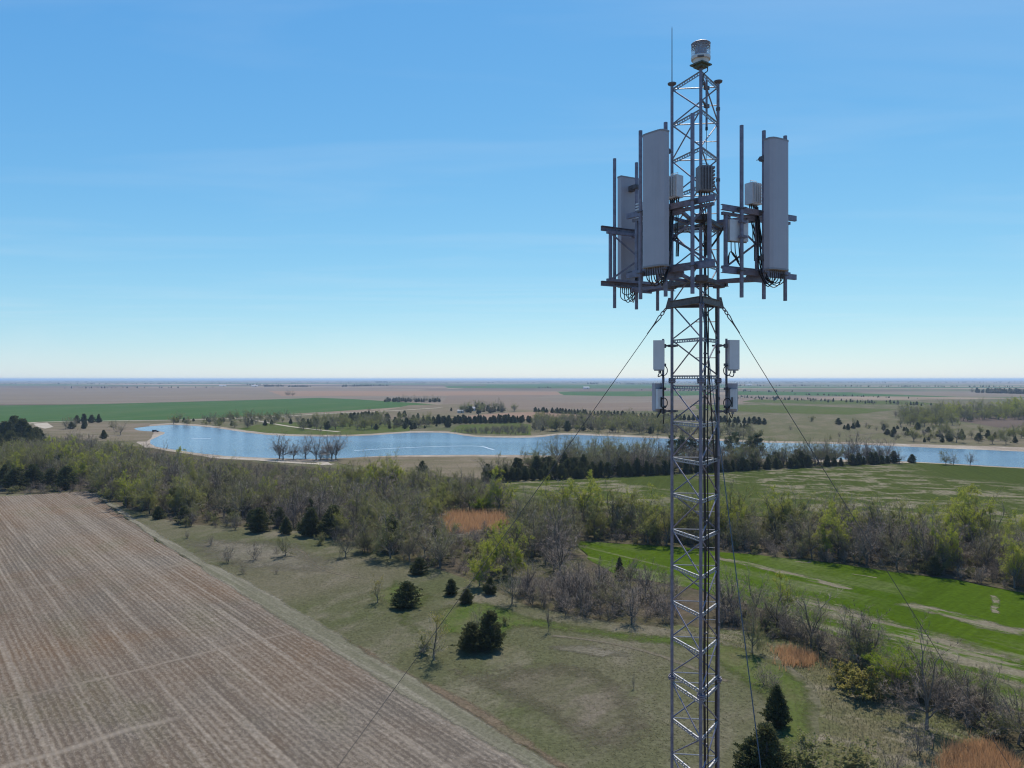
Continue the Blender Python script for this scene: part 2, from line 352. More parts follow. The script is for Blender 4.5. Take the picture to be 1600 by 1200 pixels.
def wobble(poly, step, amp, seed):
    "subdivide an outline and give it a ragged edge"
    r = np.random.default_rng(seed); out = []
    n = len(poly)
    for i in range(n):
        a = np.array(poly[i]); b = np.array(poly[(i + 1) % n]); L = np.linalg.norm(b - a); k = max(1, min(160, int(L / step)))
        nrm = np.array((-(b - a)[1], (b - a)[0])) / max(L, 1e-6); w = r.normal(0, 1, k + 3); w = np.convolve(w, (0.3, 0.5, 0.3), 'same')
        for j in range(k):
            out.append(tuple(a + (b - a) * (j / k) + nrm * amp * w[j] * (0.4 if j == 0 else 1)))
    return out

NSHEET = [0]
SOFT = {}
def inside(P, poly):
    x, y = P[:, 0], P[:, 1]; c = np.zeros(len(P), bool); n = len(poly)
    for i in range(n):
        (x1, y1), (x2, y2) = poly[i], poly[i - 1]
        k = ((y1 > y) != (y2 > y)) & (x < (x2 - x1) * (y - y1) / (y2 - y1 + 1e-12) + x1); c ^= k
    return c
def soften(mat):
    "a copy of a ground material that breaks up into tufts towards the edge of its patch"
    if mat.name in SOFT: return SOFT[mat.name]
    m = mat.copy(); SOFT[mat.name] = m; n = NT.__new__(NT); n.m = m; n.t = m.node_tree
    out = next(q for q in n.t.nodes if q.type == 'OUTPUT_MATERIAL'); src = out.inputs['Surface'].links[0].from_socket
    e = n.n('ShaderNodeAttribute', attribute_name='edge').outputs['Fac']; p = n.pos()
    f = n.math('ADD', n.math('MULTIPLY', n.noise(p, 0.9, 5, 0.75), 0.75), n.math('MULTIPLY', n.noise(p, 0.16, 3, 0.6), 0.5))
    k = n.rmp(n.math('SUBTRACT', n.math('MULTIPLY', e, 0.9), n.math('SUBTRACT', f, 0.33)), -0.16, 0.20)
    mx = n.n('ShaderNodeMixShader'); tr = n.n('ShaderNodeBsdfTransparent'); n.put(mx.inputs[0], k)
    n.t.links.new(tr.outputs[0], mx.inputs[1]); n.t.links.new(src, mx.inputs[2]); n.t.links.new(mx.outputs[0], out.inputs['Surface'])
    return m
def sheet(name, px, z, mat, step=6.0, amp=0.8, smooth=0, world=False, soft=0.0):
    poly = px if world else [gp(*p) for p in px]
    if smooth:
        P = [V3(*p) for p in poly]; m = len(P); q = []
        for i in range(m):
            a, b, c, d = P[i - 1], P[i], P[(i + 1) % m], P[(i + 2) % m]
            for k in range(smooth):
                t = k / smooth
                e = 0.5 * (2 * b + (c - a) * t + (2 * a - 5 * b + 4 * c - d) * t * t + (3 * b - a - 3 * c + d) * t ** 3); q.append((e.x, e.y))
        poly = q
    NSHEET[0] += 1
    if amp: poly = wobble(poly, step, amp, 100 + NSHEET[0])
    inner = []
    if soft:                                              # inner points, so that the edge can thin out gradually
        a = np.array(poly); lo, hi = a.min(0), a.max(0); sp = max(soft * 0.4, math.sqrt(max((hi - lo).prod(), 1) / 50000))
        gx, gy = np.meshgrid(np.arange(lo[0], hi[0], sp), np.arange(lo[1], hi[1], sp)); P = np.stack([gx.ravel(), gy.ravel()], 1) + 0.37 * sp
        inner = P[inside(P, poly)].tolist()
    k = len(poly); cv, _, cf, *_r = delaunay_2d_cdt([Vector(p) for p in poly + [tuple(q) for q in inner]], [(i, (i + 1) % k) for i in range(k)], [], 1, 1e-4)
    fs = []
    for f in cf:
        a, b, c = (cv[i] for i in f[:3]); fs.append(tuple(f) if (b - a).cross(c - a) > 0 else tuple(f)[::-1])
    me = mesh_from(name, [(p.x, p.y, 0.0) for p in cv], fs, mat)
    if soft:
        V_ = np.array([(p.x, p.y) for p in cv]); A = np.array(poly); B = np.roll(A, -1, 0); d = np.full(len(V_), 1e9)
        for a, b in zip(A, B):
            ab = b - a; t = np.clip(((V_ - a) @ ab) / max(ab @ ab, 1e-9), 0, 1); d = np.minimum(d, np.linalg.norm(V_ - (a + t[:, None] * ab), axis=1))
        at = me.attributes.new('edge', 'FLOAT', 'POINT'); at.data.foreach_set('value', np.clip(d / soft, 0, 1).astype(np.float32))
        me.materials[0] = soften(mat)
    o = link(name, me, None, (0, 0, 0.01 + 0.0045 * NSHEET[0])); o['kind'] = 'structure'
    return o
def V3(x, y): return Vector((x, y, 0))
def ribbon(name, px, w, z, mat, amp=0.3, step=5.0, soft=0.0):
    P = [V3(*gp(*p)) for p in px]; Q = curve3(P, 5); l, r = [], []
    for i, p in enumerate(Q):
        d = (Q[min(i + 1, len(Q) - 1)] - Q[max(i - 1, 0)]).normalized(); u = V3(-d.y, d.x) * (w / 2)
        l.append((p.x + u.x, p.y + u.y)); r.append((p.x - u.x, p.y - u.y))
    return sheet(name, l + r[::-1], z, mat, step, amp, world=True, soft=soft)

# one sheet out to the horizon
gm = MB(); RG = 42000.0
gm.v = [(RG * math.cos(2 * math.pi * k / 64), RG * math.sin(2 * math.pi * k / 64), 0) for k in range(64)]; gm.f = [tuple(range(64))]
g_ = gm.build('ground', M['far']); g_['kind'] = 'structure'

# far fields (y in the picture 600 - 660)
S = sheet
S('grassland', [(-1500, 648), (300, 650), (800, 640), (1250, 626), (1700, 622), (3200, 626), (3200, 1400), (800, 1700), (-2400, 1400)], 0.03, M['grassland'], 40, 3)
S('bare_field', [(-900, 611.5), (420, 609), (900, 610.5), (690, 631), (500, 622), (150, 631), (-900, 634)], 0.10, M['pink'], 60, 3)
S('rusty_field', [(420, 611), (560, 610.6), (900, 612), (860, 618), (600, 618.5), (440, 619)], 0.16, M['rust'], 60, 3)
S('ploughed_field', [(-900, 606.2), (700, 605.4), (700, 608.6), (330, 609.5), (-900, 611)], 0.10, M['greybrown'], 60, 3)
S('wheat_field', [(-900, 634), (0, 633.5), (150, 631.5), (380, 625.5), (500, 621.5), (560, 624), (690, 632.5), (600, 638), (520, 643), (430, 648), (270, 656), (0, 660), (-900, 664)], 0.14, M['wheat_far'], 30, 1.5)
S('bare_field', [(700, 618), (1050, 616), (1250, 617), (1100, 640), (1000, 642), (830, 641), (690, 632)], 0.10, M['greybrown'], 40, 2)
S('tan_field', [(860, 617.5), (1500, 618), (1080, 623), (1000, 630), (880, 629), (820, 624)], 0.16, M['pink'], 40, 2)
S('wheat_field', [(870, 612), (1100, 611), (1120, 617), (1000, 619.5), (880, 617.5)], 0.20, M['wheat_far'], 40, 2)
S('wheat_field', [(690, 601), (1150, 600.5), (1120, 605.5), (1000, 607), (700, 606.5)], 0.20, M['wheat_far'], 60, 2)
S('wheat_field', [(1150, 611), (1700, 617), (1640, 622), (1250, 618), (1150, 617)], 0.20, M['wheat_far'], 40, 2)
S('tan_field', [(1400, 611.5), (1900, 611), (1900, 622), (1500, 620), (1330, 614)], 0.16, M['pink'], 40, 2)
S('green_strip', [(1000, 604), (1620, 604.5), (1620, 606.2), (1180, 606.5), (1000, 605.6)], 0.2, M['wheat_far'], 60, 2)
S('olive_strip', [(1060, 607.5), (1640, 608), (1640, 610), (1200, 610), (1060, 609)], 0.2, M['grassland'], 60, 2)
S('dark_strip', [(300, 601.5), (760, 601.3), (760, 602.6), (420, 602.8)], 0.2, M['darkbrown'], 60, 2)
S('dark_strip', [(1180, 624), (1420, 627), (1480, 632), (1300, 632), (1160, 628)], 0.2, M['lush'], 30, 3)
S('olive_strip', [(640, 633), (720, 631), (840, 642), (830, 650), (700, 650), (600, 656), (560, 650)], 0.2, M['mud'], 20, 2)
S('rusty_field', [(700, 652), (790, 645), (880, 642.5), (960, 646), (1060, 650), (1000, 660), (840, 656), (740, 656)], 0.12, M['rust'], 15, 1)
S('green_meadow', [(1080, 632), (1250, 634), (1400, 640), (1330, 648), (1200, 645), (1090, 640)], 0.10, M['lush'], 20, 2)
S('ploughed_field', [(1480, 655), (1530, 647), (1620, 645), (1720, 660), (1720, 672), (1560, 668)], 0.12, M['darkbrown'], 15, 1.5)
S('meadow', [(350, 674), (420, 661), (560, 657), (640, 664), (640, 675), (545, 681), (420, 679)], 0.08, M['lush'], 12, 1.2)
S('meadow', [(700, 676), (720, 664), (800, 660), (830, 664), (830, 680)], 0.08, M['lush'], 12, 1.2)
# lake with its sandy shore and mud flats
S('shore', [(205, 668), (262, 661.5), (330, 665), (420, 677), (545, 679.5), (640, 674), (700, 674.5), (745, 680.5), (830, 681), (870, 677.5), (905, 677.5), (1050, 683), (1200, 689),
   (1350, 692), (1700, 705), (1700, 741), (1440, 726), (1300, 722), (1100, 720), (900, 716), (760, 715), (620, 716), (530, 721), (480, 722), (345, 717), (262, 707), (225, 699), (215, 690), (205, 677)], 0.12, M['sand'], 6, 0.9, 3)
S('shore_flat', [(520, 716), (620, 714), (760, 713.5), (870, 716), (900, 719), (900, 740), (780, 750), (640, 742), (540, 726)], 0.17, M['mud'], 6, 1.0)
S('sand_lot', [(45, 664), (80, 661), (150, 659.5), (235, 661), (240, 678), (230, 690), (150, 690), (95, 686), (60, 676)], 0.12, M['mud'], 8, 1.0)
S('lake', [(214, 668.5), (268, 664.2), (330, 668), (420, 680), (545, 682), (640, 676.5), (700, 677), (745, 683), (830, 684), (870, 680), (905, 680), (1050, 686), (1200, 692),
   (1350, 695.5), (1600, 706), (1900, 716), (1900, 742), (1600, 731), (1440, 722.5), (1300, 718), (1100, 716), (870, 712), (760, 711), (620, 712), (530, 716.5), (480, 717.5), (350, 712.5),
   (272, 703), (241, 697), (235, 689), (243, 684), (257, 677.5), (252, 674.5), (230, 674), (214, 672)], 0.20, M['water'], 5, 0.5, 3)
def strip(name, pts, w, z, mat, soft=0.0): return ribbon(name, pts, w, z, mat, 0.25, 4, soft)
strip('foam_streak', [(552, 704.5), (600, 701.5), (660, 698.7), (715, 697.2), (750, 697.6), (764, 701), (772, 703)], 2.4, 0.215, M['foam'], 1.2)
strip('foam_streak', [(296, 685.2), (318, 685.6), (332, 685.2)], 4.0, 0.215, M['foam'], 2.2)
strip('gravel_track', [(338, 715), (352, 716.0), (400, 718.5), (440, 722), (475, 724), (520, 726)], 4.5, 0.22, M['gravel'])
strip('gravel_track', [(-60, 706), (-5, 690), (14, 686.5), (8, 681), (-8, 675), (-60, 668)], 6.0, 0.2, M['gravel'])
strip('gravel_road', [(40, 662), (70, 659.5), (180, 657.6), (300, 656.0), (400, 652.5), (520, 646), (620, 641.5), (690, 637)], 7.0, 0.2, M['gravel'])
strip('gravel_track', [(380, 653), (415, 660), (450, 666), (490, 671), (530, 675)], 4.0, 0.2, M['gravel'])
S('gravel_lot', [(52, 662), (74, 660.5), (84, 667), (70, 670), (58, 667)], 0.22, M['gravel'], 6, 0.5)
S('gravel_lot', [(494, 723), (512, 722.5), (518, 726), (500, 727.5)], 0.24, M['gravel'], 4, 0.3)
strip('gravel_track', [(1330, 681), (1380, 676), (1430, 679), (1480, 683), (1560, 690)], 4.0, 0.14, M['track'])

# near land
S('woodland_floor', [(-900, 690), (0, 684), (120, 690), (235, 700), (330, 716), (450, 727), (640, 740), (780, 752), (810, 768), (820, 790), (1000, 800), (1300, 812), (1600, 838), (2000, 872),
   (2000, 985), (1600, 928), (1500, 907), (1400, 896), (1300, 882), (1200, 871), (1050, 857), (905, 846), (890, 852), (940, 880), (1050, 905), (1150, 920), (1250, 945), (1340, 985), (1480, 1040), (1600, 1090), (1900, 1200), (1900, 1290), (1600, 1175), (1500, 1130),
   (1380, 1085), (1280, 1015), (1180, 985), (1080, 985), (960, 978), (830, 955), (770, 930), (640, 885), (560, 868), (500, 842), (380, 832), (285, 826), (190, 797), (140, 770), (0, 772), (-900, 800)], 0.06, M['litter'], 4, 0.9)
S('rough_grass', [(1000, 972), (1160, 984), (1260, 1005), (1350, 1052), (1470, 1110), (1600, 1168), (1900, 1275), (1900, 1420), (1100, 1420), (1180, 1300), (1220, 1200), (1230, 1110), (1180, 1050), (1080, 1010)], 0.085, M['rough'], 2, 0.4, soft=3.0)
S('reed_ground', [(684, 806), (712, 801), (738, 803), (765, 800), (795, 806), (800, 822), (785, 836), (750, 832), (720, 842), (690, 836)], 0.08, M['track'], 2, 0.5, soft=3.0)
S('pasture', [(138, 768), (200, 796), (285, 820), (390, 826), (500, 834), (560, 860), (640, 878), (700, 895), (775, 926), (830, 950), (960, 975), (1080, 988), (1170, 1012), (1230, 1040), (1272, 1072), (1285, 1105), (1280, 1150), (1255, 1210), (1230, 1352), (1100, 1352), (840, 1210), (560, 1030), (250, 850)], 0.10, M['pasture'], 3, 0.35)
S('lush_grass', [(660, 955), (720, 940), (770, 940), (830, 962), (960, 984), (1080, 994), (1165, 1014), (1080, 1020), (1000, 1010), (900, 995), (820, 985), (780, 1010), (720, 1000), (680, 990)], 0.115, M['lush'], 1.6, 0.6, soft=5.0)
S('lush_grass', [(1090, 998), (1172, 1013), (1231, 1040), (1273, 1072), (1286, 1105), (1281, 1150), (1256, 1208), (1190, 1200), (1200, 1130), (1170, 1085), (1120, 1045), (1080, 1015)], 0.115, M['lush'], 1.6, 0.2, soft=4.0)
S('lush_grass', [(560, 930), (620, 905), (660, 915), (690, 940), (650, 960), (690, 1000), (640, 1000), (600, 960)], 0.112, M['lush'], 1.6, 0.8, soft=6.0)
ribbon('worn_track', [(435, 855), (470, 862), (485, 878), (510, 893), (560, 905)], 1.4, 0.118, M['track'], 0.25, 1.5, soft=0.7)
M['dry'] = m_ground('dry_pasture_grass', ((0.134, 0.120, 0.090), (0.100, 0.096, 0.064), (0.160, 0.143, 0.112)), 0.05, 0.2, 2.2, R(35), 1, 0.5, 0.35, (0.42, 0.66), (0.48, 0.72), 0.4)
M['dun'] = m_ground('dun_pasture_grass', ((0.116, 0.099, 0.073), (0.090, 0.086, 0.052), (0.138, 0.117, 0.090)), 0.05, 0.2, 2.2, R(35), 1, 0.4, 0.35, (0.42, 0.66), (0.48, 0.72), 0.4)
S('dry_pasture', [(250, 838), (300, 836), (390, 840), (480, 848), (530, 868), (560, 890), (520, 905), (450, 900), (380, 905), (330, 888), (280, 862)], 0.1, M['dry'], 1.8, 0.9, soft=16.0)
S('dry_pasture', [(640, 1030), (760, 1040), (880, 1030), (960, 1050), (1030, 1080), (1040, 1130), (1000, 1200), (930, 1205), (820, 1130), (720, 1080)], 0.1, M['dun'], 1.8, 0.9, soft=10.0)
S('dry_pasture', [(840, 1005), (930, 1008), (1000, 1022), (980, 1034), (900, 1026), (850, 1018)], 0.1, M['dry'], 1.2, 0.6, soft=3.0)
ribbon('worn_track', [(860, 995), (930, 1003), (1010, 1020), (1080, 1045), (1140, 1068)], 1.5, 0.122, M['track'], 0.3, 1.5, soft=0.9)
S('wheat_field', [(896, 846), (1050, 856), (1200, 870), (1300, 881), (1400, 896), (1500, 908), (1600, 928), (2000, 985), (2000, 1240), (1600, 1115), (1500, 1078), (1400, 1040), (1320, 1002), (1250, 972), (1150, 942), (1050, 916), (960, 898), (915, 874)], 0.10, M['wheat_near'], 3, 0.6)
for k_, (pp_, w_) in enumerate((([(1085, 866), (1150, 878), (1200, 890), (1260, 905), (1330, 921)], 4.0), ([(1395, 943), (1450, 955), (1500, 966), (1560, 982), (1660, 1003)], 6.5), ([(1552, 932), (1557, 944), (1553, 954), (1560, 962)], 1.6),
      ([(1240, 878), (1262, 881), (1266, 877)], 1.2), ([(1330, 898), (1372, 905)], 0.9), ([(1480, 1020), (1530, 1035), (1570, 1042)], 3.2), ([(1300, 945), (1400, 975)], 1.6))):
    ribbon('bare_streak', pp_, w_, 0.1, M['streak'], w_ * 0.3, 1.0, soft=w_ * 0.5)
S('bare_streak', [(1160, 900), (1300, 938), (1420, 970), (1560, 1012), (1700, 1050), (1700, 1120), (1560, 1085), (1440, 1042), (1320, 992), (1220, 945)], 0.1, M['streak'], 2, 0.8, soft=9.0)
S('wheat_field', [(780, 770), (800, 753), (900, 749), (1050, 742.5), (1200, 734), (1330, 727), (1430, 723.5), (1600, 733), (2000, 748), (2000, 872), (1600, 838), (1300, 812), (1000, 800), (820, 790)], 0.10, M['wheat_mid'], 5, 0.8)
S('stubble_field', [(138, 768.5), (250, 850), (560, 1032), (840, 1200), (1080, 1352), (-900, 1352), (-1900, 900), (-500, 812), (0, 777)], 0.14, M['stubble'], 2.0, 0.35)
S('grass_margin', [(150, 769), (240, 828), (300, 864), (424, 928), (566, 1012), (710, 1095), (875, 1198), (1100, 1340), (1040, 1350), (830, 1212), (760, 1170), (600, 1075), (480, 1000), (380, 936), (228, 836), (142, 772)], 0.17, M['margin'], 2.5, 0.3, soft=1.6)
S('weedy_strip', [(500, 984), (560, 1017), (700, 1101), (860, 1202), (1080, 1344), (1110, 1344), (900, 1203), (760, 1112), (640, 1052), (560, 1008)], 0.155, M['weeds'], 2, 0.4, soft=1.6)
# ------------------------------------------------------------------ the guyed lattice tower
def V(*a): return Vector(a)
LEG = [V(3.291, 15.14, 0), V(3.653, 14.24, 0), V(4.208, 15.03, 0)]        # left, front, right
CEN = (LEG[0] + LEG[1] + LEG[2]) / 3
def inset(p, k): return p + (CEN - p).normalized() * k
TOP = H + 6.06; SEC = 6.096; PITCH = 0.737
tower = empty('lattice_tower', (CEN.x, CEN.y, 0))
tag(tower, 'tall triangular guyed lattice tower of galvanised steel', 'tower')
def rel(p, z=0.0): return (p.x - CEN.x, p.y - CEN.y, z)
for i, p in enumerate(LEG):
    MB().tube(rel(p, 0.0), rel(p, TOP), 0.031, None, 12).build('leg', M['galv'], tower, smooth=False)
FACE = [(0, 1), (1, 2), (0, 2)]
hmesh, dmesh = [], {}
for fi, (a, b) in enumerate(FACE):
    pa, pb = Vector(rel(LEG[a])), Vector(rel(LEG[b])); d = (pb - pa).normalized(); A = pa + d * 0.03; B = pb - d * 0.03
    m = MB()
    if fi == 2:
        m.tube(A, B, 0.0125, None, 6)
    else:                                             # punched angle: flat top flange and a web with slots
        out = V(d.y, -d.x, 0)
        m.bar(A, B, 0.028, 0.008)
        lo = V(0, 0, -0.062)
        m.bar(A + lo, B + lo, 0.008, 0.022); m.bar(A + V(0, 0, -0.014), B + V(0, 0, -0.014), 0.007, 0.018)
        k = 11
        for j in range(k + 1):
            q = A.lerp(B, (j + 0.0) / k)
            m.box(q + V(0, 0, -0.036), (0.026, 0.0065, 0.034), d)
    hmesh.append(m.mesh('horizontal_brace', M['galv_bright']))
    for par in (0, 1):
        up_first = (par == 0) if fi in (0, 1) else (par == 1)      # which end is high
        za, zb = (PITCH - 0.03, 0.03) if up_first else (0.03, PITCH - 0.03)
        m = MB(); m.tube(A + V(0, 0, za), B + V(0, 0, zb), 0.0145, None, 6)
        dmesh[fi, par] = m.mesh('diagonal_brace', M['galv'])
pl, pr = Vector(rel(LEG[0])), Vector(rel(LEG[2]))
rung = MB().tube(pl.lerp(pr, 0.52) + V(0, 0.012, 0), pr - (pr - pl).normalized() * 0.03 + V(0, 0.012, 0), 0.010, None, 6).mesh('climbing_rung', M['galv_bright'])
fm = MB()
fm.lathe((0, 0, -0.028), [(0.075, 0), (0.075, 0.022)], 14).lathe((0, 0, 0.004), [(0.075, 0), (0.075, 0.022)], 14)
for k in range(6):
    a = 2 * math.pi * k / 6
    fm.tube((0.056 * math.cos(a), 0.056 * math.sin(a), -0.055), (0.056 * math.cos(a), 0.056 * math.sin(a), 0.055), 0.012, None, 6)
fmesh = fm.mesh('flange', M['galv'])
ztop = TOP; par = 0
while ztop > 1.0:
    zlow = max(ztop - SEC, 0.2)
    nb = 8 if ztop - SEC > 0 else int((ztop - 0.4) / PITCH)
    z0 = ztop - 0.10
    for k in range(nb + 1):
        z = z0 - k * PITCH
        for fi in range(3): link('horizontal_brace', hmesh[fi], tower, (0, 0, z))
        if k < nb:
            for fi in range(3): link('diagonal_brace', dmesh[fi, k % 2], tower, (0, 0, z - PITCH))
            link('climbing_rung', rung, tower, (0, 0, z - PITCH * 0.5))
    ztop -= SEC
    if ztop > 1.0:
        for p in LEG: link('flange', fmesh, tower, rel(p, ztop))
# saucer caps on the two rear legs, collar splices on the right leg
for i in (0, 2):
    MB().lathe(rel(LEG[i], TOP - 0.01), [(0.03, -0.03), (0.085, 0.005), (0.09, 0.03), (0.04, 0.042), (0.0, 0.046)], 16).build('leg_cap', M['galv_dark'], tower)
for z in (TOP - 0.55, TOP - 2.0, H + 0.55, H - 0.4, H - 1.6, H - 3.1, H - 5.0):
    MB().tube(rel(LEG[2], z - 0.03), rel(LEG[2], z + 0.03), 0.042, None, 10).build('cable_clamp', M['galv_dark'], tower)
# guy collar: plates between the legs and pull-off lugs
zc_ = H + 1.53
gc = empty('guy_collar', (CEN.x, CEN.y, 0)); tag(gc, 'galvanised guy collar of wide plates round the tower legs', 'collar')
for (a, b) in FACE:
    pa, pb = Vector(rel(LEG[a], zc_)), Vector(rel(LEG[b], zc_)); o_ = ((pa + pb) / 2 - V(0, 0, zc_)).normalized() * 0.04
    m = MB(); m.bar(pa + o_, pb + o_, 0.012, 0.12); m.bar(pa + o_ + V(0, 0, 0.062), pb + o_ + V(0, 0, 0.062), 0.06, 0.012)
    m.bar(pa + o_ + V(0, 0, -0.062), pb + o_ + V(0, 0, -0.062), 0.06, 0.012)
    m.build('collar_plate', M['galv_dark'], gc)
R_GUY = 36.0
GUYS = ['steel guy wire slanting down to the left over the stubble field', 'steel guy wire dropping towards the viewer right beside the tower',
        'steel guy wire slanting down to the right over the green field']
for i, p in enumerate(LEG):
    d = (p - CEN).normalized(); u = V(-d.y, d.x, 0)
    lug = MB()
    b0 = Vector(rel(p, zc_)) + d * 0.03
    lug.v += [tuple(b0 + V(0, 0, 0.14) + u * s) for s in (-.012, .012)] + [tuple(b0 + V(0, 0, -0.09) + u * s) for s in (-.012, .012)]
    lug.v += [tuple(b0 + d * 0.12 + V(0, 0, -0.09) + u * s) for s in (-.012, .012)] + [tuple(b0 + d * 0.05 + V(0, 0, 0.14) + u * s) for s in (-.012, .012)]
    lug.f += [(0, 2, 4, 6), (1, 7, 5, 3), (0, 1, 3, 2), (2, 3, 5, 4), (4, 5, 7, 6), (6, 7, 1, 0)]
    lug.build('pull_off_lug', M['galv_dark'], gc)
    a0 = p + d * 0.13 + V(0, 0, zc_ - 0.07)
    end = CEN + d * R_GUY; end.z = 0.0
    g = empty('guy_wire', tuple(end)); tag(g, GUYS[i], 'guy wire', 'guy wires of the tower')
    dirv = (end - a0).normalized()
    pts = []
    s0 = a0 + dirv * 0.34
    for k in range(25):
        t = k / 24; q = s0.lerp(end, t); q.z -= 4 * t * (1 - t) * 0.55; pts.append(q - end)
    MB().path(pts, 0.0072, 6).build('strand', M['wire'], g)
    sh = MB(); nrm = dirv.cross(u).normalized()                                # shackle, link and the eye of the strand
    def loop(c, la, lb, ax, bx, r):
        q = [c + ax * (la * math.cos(2 * math.pi * k / 14)) + bx * (lb * math.sin(2 * math.pi * k / 14)) for k in range(15)]
        sh.path([x - end for x in q], r, 5)
    loop(a0 + dirv * 0.04, 0.06, 0.035, dirv, u, 0.012); loop(a0 + dirv * 0.13, 0.06, 0.03, dirv, nrm, 0.011)
    sh.build('shackle', M['galv'], g)
    ey = MB(); c = a0 + dirv * 0.17
    q = [c, c + dirv * 0.06 + nrm * 0.03, c + dirv * 0.24 + nrm * 0.008, c + dirv * 0.5]
    ey.path([x - end for x in curve3(q, 5)], 0.011, 5)
    q = [c, c + dirv * 0.06 - nrm * 0.03, c + dirv * 0.24 - nrm * 0.008, c + dirv * 0.5]
    ey.path([x - end for x in curve3(q, 5)], 0.011, 5)
    ey.build('strand_eye', M['wire'], g)

# ------------------------------------------------------------------ beacon, lightning rod, whip antenna
b = empty('beacon_light', (LEG[1].x, LEG[1].y, TOP)); tag(b, 'drum-shaped obstruction light with ribbed clear lens on the tower top', 'beacon')
pl_ = MB(); pl_.box((0, 0, 0.012), (0.30, 0.30, 0.024), (0.78, 0.62, 0)); pl_.box((0, 0, -0.02), (0.2, 0.2, 0.05), (0.78, 0.62, 0)); pl_.build('mounting_plate', M['beacon_plate'], b)
drum = MB().lathe((0, 0, 0.024), [(0.125, 0), (0.14, 0.01), (0.15, 0.08), (0.182, 0.085), (0.187, 0.13), (0.18, 0.145)], 28).build('base_drum', M['beacon_base'], b)
MB().box((-0.045, -0.17, 0.115), (0.12, 0.035, 0.025), (1, -0.25, 0)).build('name_plate', M['galv_dark'], drum)
prof = []
for k in range(8):
    z = 0.0 + k * 0.029; prof += [(0.172, z), (0.181, z + 0.010), (0.181, z + 0.019)]
lens = MB().lathe((0, 0, 0.172), prof + [(0.172, 0.234)], 32).build('lens', M['lens'], b, smooth=False)
MB().lathe((0, 0, 0.175), [(0.095, 0), (0.095, 0.22)], 16).build('lamp_core', M['lamp_core'], lens)
MB().lathe((0, 0, 0.405), [(0.182, 0), (0.186, 0.012), (0.17, 0.024), (0.05, 0.034), (0.0, 0.036)], 28).build('lens_cap', M['galv'], lens)
MB().path(curve3([(0.12, -0.02, -0.02), (0.13, 0.0, -0.1), (0.06, 0.02, -0.17), (0.04, 0.04, -0.4)], 6), 0.01, 5).build('power_cable', M['cable'], b)
lr = empty('lightning_rod', (LEG[0].x, LEG[0].y, TOP)); tag(lr, 'thin upright lightning rod on the left leg of the tower', 'lightning rod')
MB().tube((0, 0, 0), (0, 0, 1.14), 0.010, 0.007, 6).tube((0, 0, 1.14), (0, 0, 1.2), 0.007, 0.001, 6).build('rod', M['galv_dark'], lr)
MB().tube((0, 0, -0.16), (0, 0, 0.05), 0.02, None, 8).build('rod_clamp', M['galv_dark'], lr)
wx, wy = 304 * 14.62 / F, 14.62
wa = empty('whip_antenna', (wx, wy, H + 5.0)); tag(wa, 'slim grey tube antenna clamped upright inside the tower top', 'antenna')
MB().tube((0, 0, 0.0), (0, 0, 0.98), 0.022, None, 10).build('tube', M['galv'], wa)
MB().tube((0, 0, -0.06), (0, 0, 0.0), 0.026, None, 10).build('end_fitting', M['cable'], wa)
for z in (0.42, 0.78):
    MB().box((0.0, 0, z), (0.10, 0.07, 0.07), (0.8, 0.6, 0)).bar((0, 0, z), tuple(LEG[1] - V(wx, wy, -z)), 0.03, 0.03).build('clamp', M['galv_dark'], wa)
MB().path(curve3([(0, 0, -0.06), (0.0, 0.02, -0.8), (0.04, 0.05, -1.3)], 6), 0.006, 5).build('feed_line', M['cable'], wa)

# feed cables running down the inside of the tower
def feed(x, y, z1, r, lab, wob=0.01):
    pts = [(wob * math.sin(0.9 * k), wob * math.cos(1.3 * k), z1 * k / 60.0) for k in range(61)]
    o = MB().path(pts, r, 7).build('feed_cable', M['cable'], None, (x, y, 0))
    tag(o, lab, 'cable', 'cables running down the tower')
feed(3.79, 14.47, H + 3.2, 0.024, 'thick black feed cable down the tower beside its front leg')
feed(3.86, 14.50, H + 3.0, 0.013, 'thin black cable just right of the thick one inside the tower')
feed(3.70, 14.52, H + 3.0, 0.009, 'thin grey-black line close behind the front tower leg')
feed(4.155, 14.98, H + 1.6, 0.022, 'black cable bundle strapped along the right tower leg')
o = MB().path(curve3([(3.80, 14.46, H + 2.2), (3.84, 14.5, H + 0.9), (3.98, 14.7, H - 0.6), (4.13, 14.93, H - 2.2), (4.16, 14.95, H - 4.0)], 8), 0.014, 6).build('feed_cable', M['cable'])
tag(o, 'black cable crossing slantwise from the front leg to the right leg of the tower', 'cable', 'cables running down the tower')
for z in np.arange(2.0, H + 3, 1.1):
    link('cable_hanger', bpy.data.meshes.get('cable_hanger') or MB().box((3.81 - CEN.x, 14.48 - CEN.y, 0), (0.09, 0.05, 0.03), (0.7, 0.7, 0)).mesh('cable_hanger', M['galv_dark']), tower, (0, 0, float(z)))

